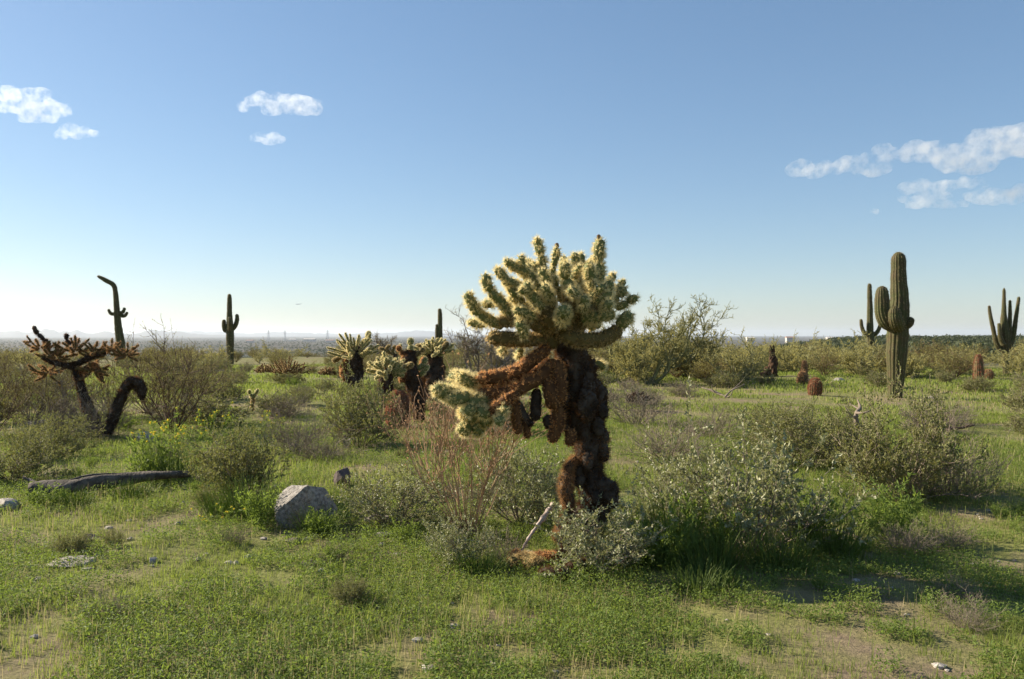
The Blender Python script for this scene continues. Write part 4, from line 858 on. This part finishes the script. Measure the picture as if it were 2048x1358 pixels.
# ------------------------------------------------------------------ far town, pylons, aeroplane
for i, (px, py, D, w, h, dp, lab) in enumerate([(619, 681.5, 2600, 34, 7, 20, 'long white building on the valley floor left of the pale round cholla'), (660, 684, 2300, 22, 5, 14, 'low tan building on the valley floor right of the long white one'),
        (585, 680, 3200, 26, 6, 16, 'small pale building left of the long white one'), (500, 684, 2200, 18, 5, 14, 'pale house on the valley floor right of the straight saguaro'), (1500, 677, 1500, 12, 4, 10, 'pale house in the far tree line above the dead stump'),
        (1580, 676, 1600, 15, 4, 10, 'wide pale house in the far tree line above the barrel cacti'), (1660, 677, 1450, 11, 4, 9, 'pale house in the far tree line left of the slender saguaro'), (1840, 675, 1500, 12, 4, 10, 'pale house in the far tree line right of the massive saguaro')]):
    X = (px-CX)/F*D; z0 = float(ground_z(X, D)); t = thing('house', lab, 'building', (X, D, z0), 'houses of the distant town')
    h2 = max(h, CH+(HZ-py)/F*D+h*.2-z0); m = MB(); b = np.array([[-w/2, -dp/2, 0], [w/2, -dp/2, 0], [w/2, dp/2, 0], [-w/2, dp/2, 0]]); V = np.concatenate([b, b+[0, 0, h2]])
    m.add(V, [[0, 1, 5, 4], [1, 2, 6, 5], [2, 3, 7, 6], [3, 0, 4, 7], [4, 5, 6, 7]]); m.build('walls', M['town'], t)
    m = MB(); e = 1.0; q = np.array([[-w/2-e, -dp/2-e, h2+.05], [w/2+e, -dp/2-e, h2+.05], [w/2+e, dp/2+e, h2+.05], [-w/2-e, dp/2+e, h2+.05], [-w/2, 0, h2+2.2], [w/2, 0, h2+2.2]])
    m.add(q, [[0, 1, 5, 4], [2, 3, 4, 5]], [[1, 2, 5], [3, 0, 4]]); m.build('roof', M['town' if i % 2 == 0 else 'town_roof'], t)
for px, lab in [(537, 'leftmost faint lattice pylon on the horizon'), (570, 'second faint lattice pylon on the horizon from the left'), (655, 'faint lattice pylon on the horizon left of the pale round cholla')]:
    D = 2700; X = (px-CX)/F*D; z0 = float(ground_z(X, D)); t = thing('power_pylon', lab, 'pylon', (X, D, z0), 'pylons on the horizon'); m = MB(); H = 36.
    q = np.array([[-3, -3, 0], [3, -3, 0], [3, 3, 0], [-3, 3, 0.]]); m.sticks(q, q*[.15, .15, 1]+[0, 0, H], .5, .35); m.build('tower', M['metal'], t)
    m = MB(); zz = np.array([H*.72, H*.86]); m.sticks(np.stack([[-6, -5], [0, 0], zz], 1).astype(float), np.stack([[6, 5], [0, 0], zz], 1).astype(float), .45, .45); m.build('crossarm', M['metal'], t)
D = 3200; pl = thing('aeroplane', 'tiny aeroplane flying low above the horizon left of center', 'aeroplane', tuple(atp(597, 608.5, D))); k = D/F
m = MB(); q = np.array([[-6, 0, 0], [-4, 0, .1], [0, 0, .2], [4, 0, .4], [5.6, 0, .6]])*k; m.tube(spline(q, 16), np.array([.15, .5, .6, .62, .62, .62, .62, .62, .62, .6, .55, .5, .4, .3, .2, .1])*k, 8); m.build('fuselage', M['metal'], pl, smooth=True)
m = MB(); w_ = np.array([[-.8, 0, .1], [1.2, 0, .1], [2.6, 5, .7], [1.9, 5, .7]])*k; w2 = w_*[1, -1, 1]; m.add(np.concatenate([w_, w_+[0, 0, .12*k], w2, w2+[0, 0, .12*k]]), [[0, 1, 2, 3], [7, 6, 5, 4], [11, 10, 9, 8], [12, 13, 14, 15], [0, 4, 5, 1], [1, 5, 6, 2], [2, 6, 7, 3], [3, 7, 4, 0]]); m.build('wing', M['metal'], pl)
m = MB(); w_ = np.array([[4.2, 0, .5], [5.4, 0, .6], [6, 0, 2.2], [5.5, 0, 2.2]])*k; m.add(np.concatenate([w_-[0, .06*k, 0], w_+[0, .06*k, 0]]), [[0, 1, 2, 3], [7, 6, 5, 4], [0, 4, 5, 1], [1, 5, 6, 2], [2, 6, 7, 3], [3, 7, 4, 0]]); m.build('tail_fin', M['metal'], pl)

# ------------------------------------------------------------------ clouds
def cloud_material():
    m = bpy.data.materials.new('cloud_vapour'); m.use_nodes = True; t = m.node_tree; N = t.nodes; L = t.links; N.clear()
    out = N.new('ShaderNodeOutputMaterial'); pv = N.new('ShaderNodeVolumePrincipled'); tc = N.new('ShaderNodeTexCoord')
    nz = N.new('ShaderNodeTexNoise'); nz.inputs['Scale'].default_value = .016; nz.inputs['Detail'].default_value = 8; nz.inputs['Roughness'].default_value = .66
    L.new(tc.outputs['Object'], nz.inputs['Vector']); mr = N.new('ShaderNodeMapRange'); mr.inputs[1].default_value = .44; mr.inputs[2].default_value = .70; mr.inputs[3].default_value = 0; mr.inputs[4].default_value = .010
    L.new(nz.outputs['Fac'], mr.inputs[0]); L.new(mr.outputs[0], pv.inputs['Density']); pv.inputs['Color'].default_value = (1, 1, 1, 1); pv.inputs['Anisotropy'].default_value = .35
    L.new(pv.outputs[0], out.inputs['Volume']); return m
M['cloud'] = cloud_material()
def cloud(label, D, blobs, seed):
    """blobs: (px, py, half width px, half height px)"""
    rg = np.random.default_rng(seed); v0, f0 = icos(3); m = MB(); c0 = atp(blobs[0][0], blobs[0][1], D); k = D/F
    for px, py, hw, hh in blobs:
        hw *= 1.12; hh *= 1.15
        n = max(2, int(hw/hh*1.6))
        for i in range(n):
            u = (i+.5)/n*2-1; c = atp(px+u*hw*.85, py+rg.normal()*hh*.25, D+rg.normal()*hh*k*.4)-c0; r = hh*k*(1-.45*u*u)*rg.uniform(.75, 1.15)
            m.add(v0*r*np.array([1.45, 1.3, .95])+c, f0)
    o = m.build('cloud', M['cloud']); o.location = c0
    r = o.modifiers.new('r', 'REMESH'); r.mode = 'VOXEL'; r.voxel_size = 3.0*k
    dg = bpy.context.evaluated_depsgraph_get(); me = bpy.data.meshes.new_from_object(o.evaluated_get(dg)); o.modifiers.clear(); o.data = me
    if not me.materials: me.materials.append(M['cloud'])
    n = len(me.vertices); co = np.zeros(n*3, np.float32); me.vertices.foreach_get('co', co); co = co.reshape(-1, 3); s_ = 6*k
    dn = np.stack([vnoise(co[:, 0], co[:, 2]+co[:, 1], s_*q, seed+q)-.5 for q in (1, 2, 3)], 1)*7*k; co += dn; me.vertices.foreach_set('co', co.ravel()); me.update()
    return tag(o, label, 'cloud', 'small clouds')
cloud('ragged white cloud at the upper left corner of the sky', 5200, [(50, 218, 60, 16), (75, 235, 34, 14), (112, 222, 18, 14), (40, 190, 60, 16)], 1)
cloud('small white wisp below the upper left corner cloud', 5200, [(155, 267, 42, 12)], 2)
cloud('white cloud high in the sky, left of center', 5600, [(560, 205, 85, 14), (605, 214, 38, 17)], 3)
cloud('tiny white wisp below the high cloud left of center', 5600, [(538, 278, 30, 11)], 4)
cloud('long pale cloud bank stepping up to the right edge', 4600, [(1615, 342, 32, 20), (1690, 332, 50, 14), (1745, 338, 40, 17), (1760, 318, 34, 12), (1800, 310, 50, 17), (1860, 300, 44, 22), (1930, 318, 46, 30), (2010, 285, 60, 30), (2090, 270, 60, 36)], 5)
cloud('flat pale cloud beneath the long cloud bank', 4600, [(1850, 372, 50, 18), (1850, 402, 55, 15), (1900, 408, 36, 10), (1935, 365, 40, 10)], 6)
cloud('low pale cloud at the right edge under the cloud bank', 4600, [(1985, 395, 52, 15), (2060, 390, 50, 18)], 7)
cloud('smallest pale cloud wisp under the right hand clouds', 4600, [(1751, 423, 14, 6)], 8)

# ------------------------------------------------------------------ haze
def haze():
    m = bpy.data.materials.new('haze_air'); m.use_nodes = True; t = m.node_tree; t.nodes.clear(); out = t.nodes.new('ShaderNodeOutputMaterial'); pv = t.nodes.new('ShaderNodeVolumePrincipled')
    pv.inputs['Color'].default_value = (.80, .88, 1, 1); pv.inputs['Density'].default_value = .00007; pv.inputs['Anisotropy'].default_value = .3
    t.links.new(pv.outputs[0], out.inputs['Volume'])
    s, z0, z1_ = 20600., -60., 110.; b = np.array([[-s, -s, z0], [s, -s, z0], [s, s, z0], [-s, s, z0]]); V = np.concatenate([b, b+[0, 0, z1_-z0]])
    mb = MB(); mb.add(V, [[3, 2, 1, 0], [4, 5, 6, 7], [0, 1, 5, 4], [1, 2, 6, 5], [2, 3, 7, 6], [3, 0, 4, 7]]); tag(mb.build('haze', m), kind='stuff')
haze()
